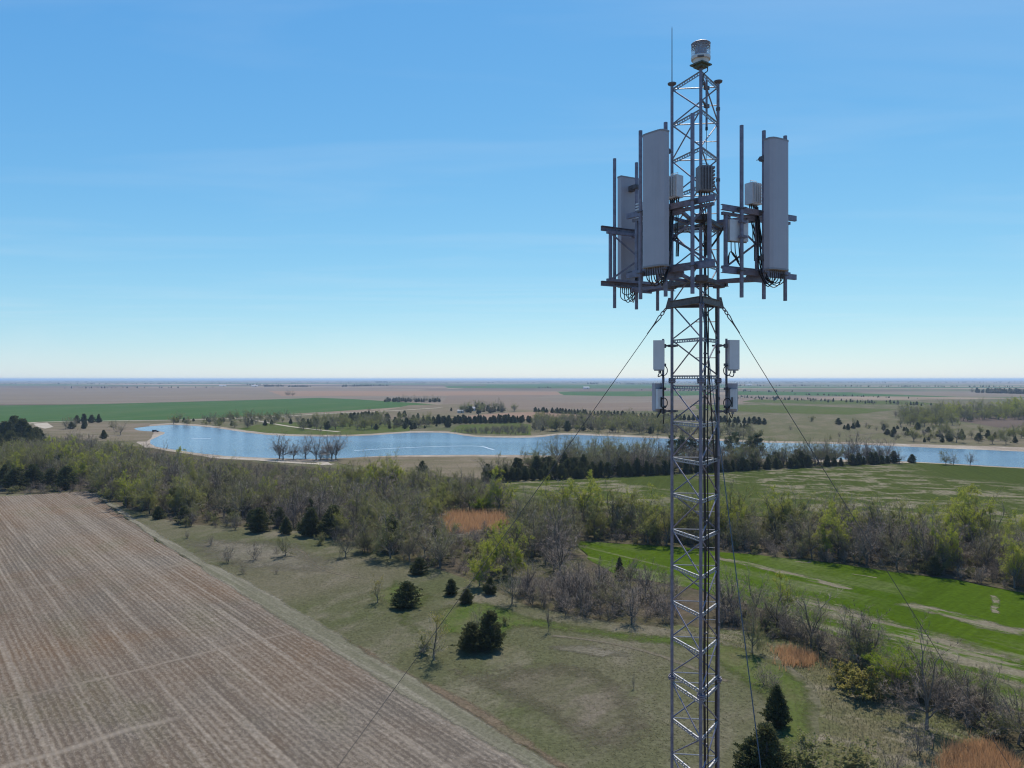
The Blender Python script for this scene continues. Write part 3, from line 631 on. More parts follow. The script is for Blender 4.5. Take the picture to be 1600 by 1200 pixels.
# ------------------------------------------------------------------ three sector frames with panel antennas
ring = empty('ring_mount', (CEN.x, CEN.y, 0)); tag(ring, 'bolted steel ring mount clamped round the tower below the antenna frames', 'mount')
for z in (H + 1.93, H + 3.1):
    for p in LEG:
        d = (p - CEN).normalized(); c = Vector(rel(p, z)) + d * 0.02
        m = MB(); m.box(c, (0.15, 0.19, 0.15), d); m.box(c + d * 0.11, (0.05, 0.24, 0.10), d)
        u = V(-d.y, d.x, 0)
        for s in (-0.09, 0.09):
            for t in (-0.04, 0.04): m.tube(c + u * s + V(0, 0, t) - d * 0.12, c + u * s + V(0, 0, t) + d * 0.17, 0.009, None, 5)
        m.build('leg_clamp', M['galv_dark'], ring)
    for (a, b_) in FACE:
        m = MB(); pa, pb = Vector(rel(LEG[a], z)), Vector(rel(LEG[b_], z)); o_ = ((pa + pb) / 2 - V(0, 0, z)).normalized() * 0.06
        m.bar(pa + o_, pb + o_, 0.06, 0.09); m.build('ring_bar', M['galv_dark'], ring)

def panel_poly(w, d):
    pts = [(-w / 2, d), (w / 2, d)]                     # back edge, then the bowed front
    for k in range(11):
        t = k / 10; x = w / 2 - w * t; e = abs(2 * t - 1)
        pts.append((x, 0.06 * e ** 8 + 0.008 * e ** 2))
    return pts[::-1]

WORDS = {
 1: ('left-front', 'in front of the tower on its left side'),
 2: ('right', 'right of the tower'),
 3: ('left-rear', 'behind the tower on the far left')}
LABF = {1: 'steel antenna frame in front of the tower, crossing its front leg', 2: 'steel antenna frame standing off to the right of the tower',
        3: 'steel antenna frame at far left, behind the largest panel'}
LABP = {1: 'tall grey panel antenna left of the tower, nearest to the viewer', 2: 'tall grey panel antenna on the frame right of the tower',
        3: 'tall grey panel antenna at far left, turned away and partly hidden'}
LABR = {1: 'white finned radio unit right beside the nearest tall panel', 2: 'white finned radio unit left of the right-hand tall panel',
        3: 'white radio unit mostly hidden behind the nearest tall panel'}

def radio(loc, n, lab, mat, w=0.27, d=0.17, h=0.42, cab=None, fs=1):
    t = V(-n.y, n.x, 0)
    o = empty('radio_unit', loc); tag(o, lab, 'radio unit')
    body = MB(); body.box((0, 0, 0), (w * 0.9, d, h), t)
    body = body.build('body', mat, o)
    fins = MB()
    for k in range(7):
        z = -h / 2 + h * (k + 0.5) / 7
        fins.box(t * fs * (w * 0.5) + V(0, 0, z), (w * 0.30, d * 0.96, h / 13), t)
    fins.box(t * -fs * (w * 0.42), (w * 0.12, d + 0.03, h * 0.97), t)
    for k in range(4): fins.box(n * (d / 2 + 0.015) + t * (w * (-.3 + .2 * k)), (0.012, 0.05, h * 0.9), t)
    fins.build('cooling_fins', mat, body)
    hd = MB(); q = [t * (-w * 0.3) + V(0, 0, h / 2), t * (-w * 0.3) + V(0, 0, h / 2 + 0.05), t * (w * 0.3) + V(0, 0, h / 2 + 0.05), t * (w * 0.3) + V(0, 0, h / 2)]
    hd.path(q, 0.007, 5); hd.build('handle', mat, body)
    cn_ = MB(); cb = MB()
    for k in range(5):
        c = t * (w * (-0.36 + 0.18 * k)); cn_.tube(c + V(0, 0, -h / 2 - 0.05), c + V(0, 0, -h / 2), 0.014, None, 6)
        if cab:
            e = Vector(cab) - Vector(loc) + V(random.uniform(-.03, .03), random.uniform(-.03, .03), 0)
            cb.path(curve3([c + V(0, 0, -h / 2 - 0.04), c + V(0, 0, -h / 2 - 0.2), (c + e) / 2 + V(random.uniform(-.06, .06), 0, -0.25), e + V(0, 0, 0.3), e], 6), 0.011, 5)
    cn_.build('connectors', M['cable'], body)
    if cab: cb.build('jumper_cables', M['cable'], o)
    return o

def sector(idx, pc, n, first_t):
    pc = V(pc[0], pc[1], 0); n = V(n[0], n[1], 0).normalized(); t = V(-n.y, n.x, 0) * first_t
    f = empty('antenna_frame', (pc.x, pc.y, H)); tag(f, LABF[idx], 'antenna frame')
    zt, zb = 3.2, 2.03
    back = -n * 0.075
    for z in (zt, zb):                                                             # outer channels
        m = MB(); a, b_ = back - t * 1.02 + V(0, 0, z), back + t * 1.02 + V(0, 0, z)
        m.bar(a, b_, 0.012, 0.105); m.bar(a - n * 0.024 + V(0, 0, 0.048), b_ - n * 0.024 + V(0, 0, 0.048), 0.046, 0.010)
        m.bar(a - n * 0.024 + V(0, 0, -0.048), b_ - n * 0.024 + V(0, 0, -0.048), 0.046, 0.010)
        m.build('channel_bar', M['galv'], f)
    i1 = -n * 0.17
    for z, dz in ((zt, -0.09), (zb, 0.07)):
        MB().bar(i1 - t * 0.93 + V(0, 0, z + dz), i1 + t * 0.93 + V(0, 0, z + dz), 0.055, 0.055).build('inner_rail', M['galv'], f)
    for s in (-0.84, 0.0, 0.84):
        MB().bar(i1 + t * s + V(0, 0, zb + 0.10), i1 + t * s + V(0, 0, zt - 0.12), 0.055, 0.055, tuple(t)).build('post', M['galv'], f)
    zm = (zt + zb) / 2
    for s in (-1, 1):
        for z in (zt - 0.12, zb + 0.1):
            MB().bar(i1 + t * (0.03 * s) + V(0, 0, zm), i1 + t * (0.80 * s) + V(0, 0, z), 0.04, 0.008, tuple(n)).build('diagonal_strut', M['galv'], f)
    clamps = MB()
    for s in (-0.6, 0.0, 0.6):
        lean = 0.0
        MB().tube(t * s + V(0, 0, 1.53), t * s + V(0, 0, 4.76), 0.0365, None, 12).build('mast_pipe', M['galv'], f)
        for z in (zt, zb):
            clamps.box(t * s - n * 0.03 + V(0, 0, z), (0.11, 0.05, 0.06), t)
            for e in (-0.05, 0.05): clamps.tube(t * (s + e) + n * 0.05 + V(0, 0, z), t * (s + e) - n * 0.12 + V(0, 0, z), 0.008, None, 5)
            clamps.bar(t * (s - .05) + n * 0.045 + V(0, 0, z), t * (s + .05) + n * 0.045 + V(0, 0, z), 0.016, 0.016)
    clamps.build('pipe_clamps', M['galv_dark'], f)
    # stand-off arms to the ring mount on the tower
    hub = CEN - pc
    for z in (zb - 0.1, zt - 0.1):
        for s in (-0.22, 0.22):
            a = i1 + t * s + V(0, 0, z); e = V(hub.x, hub.y, z) + (a - V(hub.x, hub.y, z)).normalized() * 0.42
            MB().bar(a, e, 0.05, 0.06).build('stand_off_arm', M['galv'], f)
        MB().box(i1 + V(0, 0, z), (0.56, 0.04, 0.11), t).build('arm_plate', M['galv'], f)
    # panel antenna on the middle pipe
    p = empty('panel_antenna', (pc.x, pc.y, H)); tag(p, LABP[idx], 'antenna')
    w, d = 0.50, 0.20; zlo, zhi = 2.04, 4.50
    poly = panel_poly(w, d)
    def place(x, y, z): return t * x + n * (0.42 - y) + V(0, 0, z)
    def prism(poly_, z0, z1, g=0.0):
        m = MB(); k = len(poly_); cx, cy = 0, d / 2
        for z in (z0, z1): m.v += [tuple(place(cx + (x - cx) * (1 + g), cy + (y - cy) * (1 + g), z)) for x, y in poly_]
        m.f += [tuple(range(k))[::-1], tuple(range(k, 2 * k))] + [(j, (j + 1) % k, k + (j + 1) % k, k + j) for j in range(k)]
        return m
    rd = prism(poly, zlo + 0.03, zhi - 0.03).build('radome', M['radome'], p)
    prism(poly, zhi - 0.03, zhi, 0.03).build('end_cap', M['cap'], rd); prism(poly, zlo, zlo + 0.03, 0.03).build('end_cap', M['cap'], rd)
    for z in (zhi - 0.28, zlo + 0.28):
        m = MB(); m.bar(n * 0.02 + V(0, 0, z), n * 0.24 + V(0, 0, z), 0.10, 0.12); m.box(n * 0.0 + V(0, 0, z), (0.14, 0.11, 0.09), t)
        for e in (-0.055, 0.055): m.tube(t * e - n * 0.13 + V(0, 0, z), t * e + n * 0.14 + V(0, 0, z), 0.009, None, 5)
        m.box(-n * 0.06 + V(0, 0, z), (0.15, 0.02, 0.05), t)
        m.build('bracket', M['galv_dark'], p)
    cn_ = MB()
    for k in range(8):
        x = -0.19 + 0.054 * k; cn_.tube(place(x, 0.1, zlo - 0.05), place(x, 0.1, zlo), 0.014, None, 6)
    cn_.build('connectors', M['galv_dark'], rd)
    for k in range(8):                                                            # drooping jumpers from panel to radio
        x = -0.19 + 0.054 * k; dep = random.uniform(0.16, 0.34); x2 = 0.02 * (k - 4) * random.uniform(0.2, 1.0) + random.uniform(-.05, .05)
        q = [place(x, 0.1, zlo - 0.04), place(x + .01, 0.12, zlo - dep * 0.75), place((x + x2) / 2, 0.22, zlo - dep), place(x2, 0.36, zlo - dep * 0.55),
             place(x2, 0.46, zlo + 0.1), place(x2 + random.uniform(-.04, .04), 0.50, zlo + 0.5), place(x2 * 0.6, 0.52 + random.uniform(0, .06), zlo + 0.95), place(x2 * 0.6, 0.60, zlo + 1.3)]
        MB().path(curve3(q, 5), 0.0105, 5).build('jumper_cable', M['cable'], p)
    rl = pc - n * 0.26 - t * 0.0
    radio((rl.x, rl.y, H + 3.60), n, LABR[idx], M['rru'], cab=(rl.x + 0.05, rl.y, H + 2.3), fs=(-1 if idx == 1 else 1))
    return pc, n, t

s1 = sector(1, (2.851, 13.66), (-0.766, -0.643), 1)
s2 = sector(2, (4.832, 14.12), (0.498, -0.867), 1)
s3 = sector(3, (2.74, 16.20), (-0.49, 0.87), 1)
radio((3.64, 13.93, H + 3.78), V(0.1, -1, 0).normalized(), 'dark grey-brown radio unit high on the front tower leg', M['rru_dark'], 0.27, 0.2, 0.48, (3.80, 14.3, H + 2.4))
pm = V(4.333, 13.84, 0); nm = V(0.498, -0.867, 0); tm = V(0.867, 0.498, 0)
bx = empty('junction_box', (pm.x - nm.x * 0.14, pm.y - nm.y * 0.14, H + 2.80)); tag(bx, 'white junction box strapped to the inner pipe of the right-hand frame', 'junction box')
MB().box((0, 0, 0), (0.40, 0.16, 0.40), (0.95, 0.3, 0)).build('housing', M['rru'], bx)
MB().box((0, 0, 0), (0.43, 0.02, 0.43), (0.95, 0.3, 0)).build('lid_rim', M['cap'], bx)
for z in (-0.13, 0.15):
    MB().box(nm * 0.15 + V(0, 0, z), (0.15, 0.10, 0.045), tm).build('strap', M['galv'], bx)
for k in range(4):
    x = -0.15 + 0.1 * k; q = [tm * x + V(0, 0, -0.2), tm * (x + .02) + V(0, 0, -0.42), tm * (x * 0.3) + V(0.05, 0, -0.55 - 0.04 * k), tm * (-0.14) + V(-.02, 0, -0.4), tm * (-0.2 + .03 * k) + V(-.05, 0.1, -0.75)]
    MB().path(curve3(q, 6), 0.010, 5).build('cable_tail', M['cable'], bx)
# black hybrid cables looping between the frames and the tower
for (q, lab) in (([(3.35, 13.95, H + 2.95), (3.5, 13.9, H + 2.88), (3.75, 14.2, H + 3.02), (3.82, 14.45, H + 2.9), (3.8, 14.47, H + 2.3)], 'black cable sagging from the nearest panel frame to the tower'),
                 ([(4.75, 14.35, H + 3.15), (4.5, 14.2, H + 3.3), (4.2, 14.1, H + 3.15), (4.0, 14.3, H + 2.75), (3.84, 14.46, H + 2.5)], 'black cable arching from the right-hand frame to the tower'),
                 ([(2.95, 15.7, H + 3.1), (3.2, 15.2, H + 2.9), (3.5, 14.7, H + 2.95), (3.78, 14.48, H + 2.6)], 'black cable from the far-left frame to the tower')):
    tag(MB().path(curve3(q, 8), 0.02, 6).build('hybrid_cable', M['cable']), lab, 'cable', 'cables between frames and tower')

# ------------------------------------------------------------------ four small panels on two pipes below the guy collar
def small_stack(sx, leg, word):
    d = V(sx, -0.15, 0).normalized(); base = leg + d * (0.19 if sx < 0 else 0.165)
    pp = empty('pipe_mount', (base.x, base.y, H)); tag(pp, 'short pipe mount clamped to the %s tower leg below the guy collar' % word, 'mount')
    MB().tube((0, 0, -0.72), (0, 0, 0.82), 0.024, None, 10).build('pipe', M['galv'], pp)
    for z in (0.68, -0.66):
        MB().bar((0, 0, z), tuple(leg - base + V(0, 0, z) - d * 0.12), 0.035, 0.035).box((0, 0, z), (0.1, 0.09, 0.07), d).box(tuple(leg - base + V(0, 0, z)), (0.13, 0.11, 0.05), d).build('arm', M['galv_dark'], pp)
    for k, (z, nm_, hgt) in enumerate(((0.49, 'upper', 0.60), (-0.37, 'lower', 0.56))):
        o = empty('small_panel_antenna', (base.x, base.y, H + z)); tag(o, '%s small flat grey panel antenna beside the %s tower leg' % (nm_, word), 'antenna', 'small panel antennas')
        c = d * (0.095 if sx < 0 else 0.13)
        ax = V(1, 0.25 * sx, 0).normalized() if k == 0 else V(1, -0.5 * sx, 0).normalized()
        c = c + V(0, -0.02 if k == 0 else 0.08, 0)
        MB().box(c, (0.225, 0.10, hgt), ax).build('radome', M['radome_light'] if k == 0 else M['radome'], o)
        MB().box(c + V(0, 0, -hgt / 2 - 0.012), (0.19, 0.08, 0.024), ax).tube(c + V(.02, 0, -hgt / 2 - 0.07), c + V(.02, 0, -hgt / 2), 0.03, None, 8).build('end_cap', M['cap'], o)
        m = MB()
        for q in (0.17, -0.2): m.box((0, 0, q), (0.10, 0.08, 0.05), d); m.bar((0, 0, q), c + V(0, 0, q), 0.04, 0.03)
        m.build('bracket', M['galv_dark'], o)
        lp = MB(); cc = V(0, -0.05, -hgt / 2 - (0.02 if k == 0 else -0.16))
        lp.path([cc + V(0.075 * math.cos(a), -0.01, 0.10 * math.sin(a)) for a in np.linspace(0, 2 * math.pi, 17)], 0.010, 5)
        lp.path(curve3([c + V(0.02, 0, -hgt / 2 - .05), c + V(-0.02, -.03, -hgt / 2 - 0.14), cc + V(0.0, 0, -0.11), cc + V(0, 0, -0.35), V(0, -0.03, -hgt / 2 - 0.55 + 0.28 * k)], 6), 0.011, 5)
        lp.build('jumper_cable', M['cable'], o)
        if k == 1:
            MB().box(c + V(0, -0.11, -0.04), (0.12, 0.07, 0.4), ax).build('radio_box', M['rru'], o)
            MB().box(c + V(-0.04 * sx, -0.15, -0.1), (0.025, 0.012, 0.2), ax).build('slot_cover', M['cable'], o)
small_stack(-1, LEG[0], 'left'); small_stack(1, LEG[2], 'right')
# ------------------------------------------------------------------ vegetation materials
def m_bark(name, c0, c1, rnd=0.25):
    n = NT(name); oi = n.n('ShaderNodeObjectInfo').outputs['Random']; g = n.n('ShaderNodeNewGeometry').outputs['Random Per Island']
    c = n.mix(g, c0, c1); k = n.rmp(oi, 0, 1, 1 - rnd, 1 + rnd)
    q = n.n('ShaderNodeCombineColor'); [n.put(q.inputs[i], k) for i in range(3)]
    return n.pbr(n.mix(1.0, c, q.outputs[0], 'MULTIPLY'), 0.9, spec=0.15)
def m_leaf(name, c0, c1, c2, trans=0.35):
    n = NT(name); oi = n.n('ShaderNodeObjectInfo').outputs['Random']; g = n.n('ShaderNodeNewGeometry').outputs['Random Per Island']
    c = n.mix(oi, c0, c1); c = n.mix(n.rmp(g, 0, 1, 0, 0.55), c, c2)
    d = n.n('ShaderNodeBsdfDiffuse'); n.put(d.inputs['Color'], c); t = n.n('ShaderNodeBsdfTranslucent'); n.put(t.inputs['Color'], c)
    m = n.n('ShaderNodeMixShader'); m.inputs[0].default_value = trans; n.t.links.new(d.outputs[0], m.inputs[1]); n.t.links.new(t.outputs[0], m.inputs[2])
    return n.done(m.outputs[0])
M['bark'] = m_bark('grey_bark', (0.105, 0.092, 0.078), (0.15, 0.132, 0.115))
M['twig'] = m_bark('bare_twigs', (0.165, 0.136, 0.10), (0.285, 0.235, 0.175))
M['twig2'] = m_bark('reddish_twigs', (0.165, 0.128, 0.098), (0.25, 0.205, 0.165))
M['bud'] = m_leaf('spring_leaves', (0.20, 0.205, 0.07), (0.31, 0.315, 0.082), (0.25, 0.245, 0.085), 0.5)
M['green'] = m_leaf('fresh_green_leaves', (0.19, 0.26, 0.022), (0.29, 0.34, 0.035), (0.14, 0.19, 0.025), 0.5)
M['lime'] = m_leaf('lime_leaves', (0.36, 0.385, 0.055), (0.42, 0.43, 0.07), (0.25, 0.27, 0.045), 0.5)
M['haze_leaf'] = m_leaf('opening_buds', (0.215, 0.21, 0.085), (0.19, 0.205, 0.062), (0.24, 0.225, 0.115), 0.45)
M['cedar'] = m_leaf('cedar_foliage', (0.056, 0.078, 0.034), (0.078, 0.088, 0.038), (0.15, 0.135, 0.062), 0.35)
M['pine'] = m_leaf('pine_needles', (0.046, 0.072, 0.034), (0.06, 0.082, 0.038), (0.095, 0.105, 0.05), 0.3)
M['reed'] = m_leaf('dry_reeds', (0.55, 0.325, 0.165), (0.53, 0.315, 0.165), (0.33, 0.20, 0.11), 0.5)
M['yellow'] = m_leaf('yellow_catkins', (0.34, 0.285, 0.075), (0.32, 0.28, 0.08), (0.21, 0.20, 0.06), 0.45)
M['straw'] = m_leaf('straw_stalks', (0.29, 0.25, 0.205), (0.29, 0.25, 0.205), (0.18, 0.145, 0.115), 0.45)
M['pasture_blade'] = m_leaf('pasture_blades', (0.115, 0.112, 0.058), (0.115, 0.112, 0.058), (0.155, 0.14, 0.088), 0.35)
M['tuft'] = m_leaf('grass_tufts', (0.15, 0.15, 0.075), (0.15, 0.15, 0.075), (0.26, 0.23, 0.16), 0.6)

# ------------------------------------------------------------------ tree builder
def frames(d):
    d = d / np.linalg.norm(d, axis=1, keepdims=True)
    h = np.where(np.abs(d[:, 2:3]) > 0.9, np.array([[1.0, 0, 0]]), np.array([[0, 0, 1.0]]))
    a = np.cross(d, h); a /= np.linalg.norm(a, axis=1, keepdims=True)
    return a, np.cross(d, a)
class TM:
    "triangle soup with material slots"
    def __init__(s): s.v = []; s.f = []; s.m = []; s.k = 0
    def segs(s, P0, P1, R0, R1, n, mat):
        P0, P1, R0, R1 = map(np.asarray, (P0, P1, R0, R1))
        if len(P0) == 0: return
        a, b = frames(P1 - P0); N = len(P0)
        t = 2 * np.pi * np.arange(n) / n; c, q = np.cos(t), np.sin(t)
        rad = a[:, None, :] * c[None, :, None] + b[:, None, :] * q[None, :, None]
        vv = np.concatenate([P0[:, None] + rad * R0[:, None, None], P1[:, None] + rad * R1[:, None, None]], 1).reshape(-1, 3)
        base = s.k + np.arange(N)[:, None] * 2 * n; k = np.arange(n)[None, :]; k2 = (k + 1) % n
        ff = np.stack([base + k, base + k2, base + n + k2, base + n + k], -1).reshape(-1, 4)
        s.v.append(vv); s.f += ff.tolist(); s.m += [mat] * len(ff); s.k += len(vv)
    def tris(s, c, u, w, mat):
        "flat triangles: centre c, long axis u, half width w"
        vv = np.stack([c - w, c + w, c + u], 1).reshape(-1, 3); N = len(c)
        ff = (s.k + np.arange(3 * N).reshape(-1, 3)); s.v.append(vv); s.f += ff.tolist(); s.m += [mat] * N; s.k += 3 * N
    def quads(s, c, u, w, mat):
        vv = np.stack([c - w * 0.6, c + u * 0.45 + w * -1, c + u, c + u * 0.5 + w], 1).reshape(-1, 3); N = len(c)
        ff = (s.k + np.arange(4 * N).reshape(-1, 4)); s.v.append(vv); s.f += ff.tolist(); s.m += [mat] * N; s.k += 4 * N
    def mesh(s, name, mats):
        return mesh_from(name, np.concatenate(s.v), s.f, mats, s.m)

def unit(r, n):
    v = r.normal(0, 1, (n, 3)); return v / np.linalg.norm(v, axis=1, keepdims=True)

def broadleaf(seed, h=10.0, trunk=0.28, limbs=6, spread=0.9, leaf=0, leafsize=0.22, twigs=5, multi=1, twr=0.022, topleaf=False, b2=5, b3=5):
    "a leafless or leafing tree; returns (trunk TM, crown TM)"
    r = np.random.default_rng(seed); S0, S1, S2, S3, TW = [], [], [], [], []
    def bend(p, d, L, ra, rb, k, wander, up, store):
        d = d / np.linalg.norm(d); pts = [(p, d)]
        for i in range(k):
            d = d + r.normal(0, wander, 3) + np.array((0, 0, up)); d /= np.linalg.norm(d); q = p + d * L / k
            store.append((p, q, ra + (rb - ra) * i / k, ra + (rb - ra) * (i + 1) / k)); p = q; pts.append((p, d))
        return pts
    def side(d, ang):
        a = r.normal(0, 1, 3); a -= d * a.dot(d); a /= np.linalg.norm(a); return d * math.cos(ang) + a * math.sin(ang)
    for mlt in range(multi):
        p0 = np.array((0, 0, -0.1)) + (r.normal(0, 0.22 * h / 10, 3) * (1, 1, 0) if multi > 1 else 0)
        d0 = np.array((r.normal(0, 0.05), r.normal(0, 0.05), 1.0)) + (r.normal(0, 0.38, 3) * (1, 1, 0) if multi > 1 else 0)
        tr = 0.019 * h * (0.6 if multi > 1 else 1)
        tp = bend(p0, d0, trunk * h, tr * 1.15, tr * 0.8, 3, 0.06, 0.02, S0)
        nl = max(2, limbs // (1 if multi == 1 else 2))
        az0 = r.uniform(0, 6.28)
        for i in range(nl):
            p, d = tp[-1] if i < nl * 0.65 else tp[-2]
            ang = r.uniform(0.35, 1.2) * (0.3 if i == 0 else 1); az = az0 + 6.28 * i / nl + r.normal(0, 0.35)
            dd = np.array((math.cos(az) * math.sin(ang), math.sin(az) * math.sin(ang), math.cos(ang)))
            cc = np.array((0, 0, 0.60 * h)); se = np.array((0.40 * spread, 0.40 * spread, 0.40)) * h
            A_, B_ = ((dd / se) ** 2).sum(), 2 * ((p - cc) * dd / se ** 2).sum(); C_ = (((p - cc) / se) ** 2).sum() - 1
            Lr = (-B_ + math.sqrt(max(B_ * B_ - 4 * A_ * C_, 0.01))) / (2 * A_)
            lp = bend(p, dd, max(Lr, 0.2 * h) * r.uniform(0.72, 0.98), tr * 0.55, tr * 0.2, 5, 0.13, 0.03, S1)
            for j in range(b2):
                q, d2 = lp[min(5, 1 + int(j * 5 / b2))]
                bp = bend(q, side(d2, r.uniform(0.4, 0.95)), h * r.uniform(0.17, 0.30), tr * 0.22, tr * 0.08, 3, 0.2, 0.06, S2)
                for k in range(b3):
                    q2, d3 = bp[min(3, 1 + int(k * 3 / b3))]
                    cp = bend(q2, side(d3, r.uniform(0.3, 0.9)), h * r.uniform(0.07, 0.15), tr * 0.085, tr * 0.05, 2, 0.25, 0.05, S3)
                    for w in range(twigs):
                        q3, d4 = cp[1 + (w % 2)]; TW.append((q3, side(d4, r.uniform(0.2, 0.9)) * h * r.uniform(0.045, 0.10)))
    T, K = TM(), TM()
    for st, n, tm in ((S0, 7, T), (S1, 5, T), (S2, 3, K), (S3, 3, K)):
        if st: tm.segs([x[0] for x in st], [x[1] for x in st], np.array([x[2] for x in st]), np.array([x[3] for x in st]), n, 0)
    c = np.array([x[0] for x in TW]); u = np.array([x[1] for x in TW]); a, _ = frames(u)
    K.tris(c, u, a * twr * h / 10, 1)
    if leaf:
        gw = r.gamma(0.8, 1.0, len(c) // (twigs * b3) + 1); pw = np.repeat(gw, twigs * b3)[:len(c)] + 0.08; idx = r.choice(len(c), leaf, p=pw / pw.sum())
        if topleaf:
            pz = c[:, 2] + u[:, 2]; order = np.argsort(pz); idx = order[len(order) - 1 - (r.power(2.2, leaf) * -1 + 1).__mul__(len(order) * 0.75).astype(int)]
        pos = c[idx] + u[idx] * r.uniform(0.2, 1.15, (leaf, 1)) + r.normal(0, 0.14 * h / 10, (leaf, 3))
        uu = unit(r, leaf) * leafsize * r.uniform(0.6, 1.3, (leaf, 1)); a, _ = frames(uu)
        K.quads(pos, uu, a * leafsize * 0.32, 2)
    return T, K

def conifer(seed, h=5.0, rad=1.8, n=7000, shape=0.85, base=0.03, needle=0.26, lobes=7):
    r = np.random.default_rng(seed); T, K = TM(), TM()
    T.segs([(0, 0, -0.1), (0, 0, h * 0.5)], [(0, 0, h * 0.5), (0, 0, h * 0.93)], np.array((0.022 * h, 0.014 * h)), np.array((0.014 * h, 0.004 * h)), 6, 0)
    # boughs: tips on an uneven cone, sprays strung along each bough
    nb = 190; bz = base * h + (h * 0.97 - base * h) * (r.uniform(0, 1, nb) ** 1.25); az = r.uniform(0, 6.283, nb)
    t = (bz / h); prof = np.where(t < 0.16, 0.72 + 1.7 * t, (1 - (t - 0.16) / 0.86) ** shape)
    lob = 1 + 0.16 * np.sin(az * 2 + seed) * np.cos(3.1 * t + seed) + r.normal(0, 0.2, nb)
    L = rad * np.clip(prof, 0.03, 1) * lob
    up = r.uniform(0.25, 0.7, nb)
    tip = np.stack([np.cos(az) * L, np.sin(az) * L, np.clip(bz + up * L * 0.45, 0.1, h * 1.02)], 1); root = np.stack([0 * az, 0 * az, bz * 0.96], 1)
    K.segs(root, tip, np.full(nb, 0.018 * h / 5), np.full(nb, 0.006), 3, 0)
    idx = r.choice(nb, n, p=(L + 0.25) / (L + 0.25).sum()); f = 1 - r.power(1.6, n) * 0 - r.uniform(0, 1, n) ** 1.7 * 0.85
    pos = root[idx] + (tip[idx] - root[idx]) * f[:, None] + r.normal(0, 0.12 * h / 5, (n, 3)) * (1, 1, 0.6)
    pos[:, 2] = np.clip(pos[:, 2], 0.03, None)
    d = (tip[idx] - root[idx]); d /= np.linalg.norm(d, axis=1, keepdims=True) + 1e-6
    uu = (d + unit(r, n) * 0.75 + np.array((0, 0, 0.35))); uu /= np.linalg.norm(uu, axis=1, keepdims=True)
    uu *= needle * h / 5 * r.uniform(0.6, 1.25, (n, 1)); a, b = frames(uu); th = r.uniform(0, 6.28, (n, 1))
    K.quads(pos, uu, (a * np.cos(th) + b * np.sin(th)) * needle * h / 5 * 0.30, 1)
    return T, K

def pine(seed, h=12.0, n=3800):
    r = np.random.default_rng(seed); T, K = TM(), TM()
    z = np.linspace(0, h * 0.95, 5); P = np.stack([r.normal(0, 0.12, 5), r.normal(0, 0.12, 5), z - 0.1], 1); P[0, :2] = 0
    T.segs(P[:-1], P[1:], np.linspace(0.2, 0.09, 4), np.linspace(0.17, 0.05, 4), 6, 0)
    nb = 26; bz = h * r.uniform(0.38, 0.96, nb); az = r.uniform(0, 6.28, nb); L = (1.0 - 0.55 * (bz / h - 0.4)) * r.uniform(1.3, 2.5, nb)
    tip = np.stack([np.cos(az) * L, np.sin(az) * L, bz + r.uniform(0, 0.8, nb)], 1); root = np.stack([0 * az, 0 * az, bz], 1)
    K.segs(root, tip, np.full(nb, 0.06), np.full(nb, 0.03), 3, 0)
    idx = r.integers(0, nb, n); pos = tip[idx] + (root - tip)[idx] * (r.uniform(0, 1, (n, 1)) ** 2 * 0.5) + r.normal(0, 1, (n, 3)) * (0.42, 0.42, 0.3)
    uu = unit(r, n) * 0.42 + np.array((0, 0, 0.12)); a, b = frames(uu); K.quads(pos, uu, a * 0.12, 1)
    return T, K

# prototypes: mesh data shared by all copies -------------------------------------------------
PROTO = {}
def reg(kind, gen, mats_t, mats_k, h):
    lst = PROTO.setdefault(kind, [])
    T, K = gen; i = len(lst)
    tm = T.mesh(kind + '_trunk', mats_t); km = K.mesh(kind + '_crown', mats_k)
    J = TM(); J.v = T.v + K.v; J.f = T.f + [[x + T.k for x in f] for f in K.f]; J.m = T.m + [x + len(mats_t) for x in K.m]
    jm = J.mesh(kind + '_whole', list(mats_t) + list(mats_k))
    lst.append(dict(trunk=tm, crown=km, whole=jm, h=h))
for s in range(5): reg('bare', broadleaf(10 + s, 10, 0.22, 7 + s % 2, 0.95, 4200, 0.13, 11, twr=0.019, b2=6), [M['bark']], [M['twig'], M['twig'], M['haze_leaf']], 10.0)
for s in range(3): reg('brown', broadleaf(70 + s, 10, 0.2, 8, 0.95, 0, 0.1, 14, 1, 0.018, b2=6), [M['bark']], [M['twig2'], M['twig2']], 10.0)
for s in range(4): reg('bud', broadleaf(30 + s, 10, 0.22, 7, 1.0, 13000, 0.175, 4, b2=6), [M['bark']], [M['twig'], M['twig'], M['bud']], 10.0)
for s in range(2): reg('olive', broadleaf(40 + s, 10, 0.22, 7, 1.0, 8500, 0.16, 6, b2=6), [M['bark']], [M['twig'], M['twig'], M['haze_leaf']], 10.0)
for s in range(3): reg('green', broadleaf(50 + s, 10, 0.2, 7, 0.95, 14000, 0.2, 3, b2=6), [M['bark']], [M['twig'], M['twig'], M['green']], 10.0)
for s in range(2): reg('lime', broadleaf(55 + s, 10, 0.22, 7, 0.95, 14000, 0.185, 3, b2=6), [M['bark']], [M['twig'], M['twig'], M['lime']], 10.0)
for s in range(2): reg('topped', broadleaf(60 + s, 7, 0.2, 5, 0.6, 900, 0.2, 6, 1, 0.03, True), [M['bark']], [M['twig'], M['twig'], M['yellow']], 7.0)
for s in range(3): reg('shrub', broadleaf(80 + s, 4.0, 0.14, 6, 1.0, 0, 0.1, 6, 4, 0.045, b2=4, b3=4), [M['bark']], [M['twig2'], M['twig2']], 4.0)
for s in range(2): reg('leafy_shrub', broadleaf(90 + s, 3.0, 0.12, 6, 1.15, 1500, 0.2, 4, 4, 0.04, b2=4, b3=3), [M['bark']], [M['twig'], M['twig'], M['haze_leaf']], 3.0)
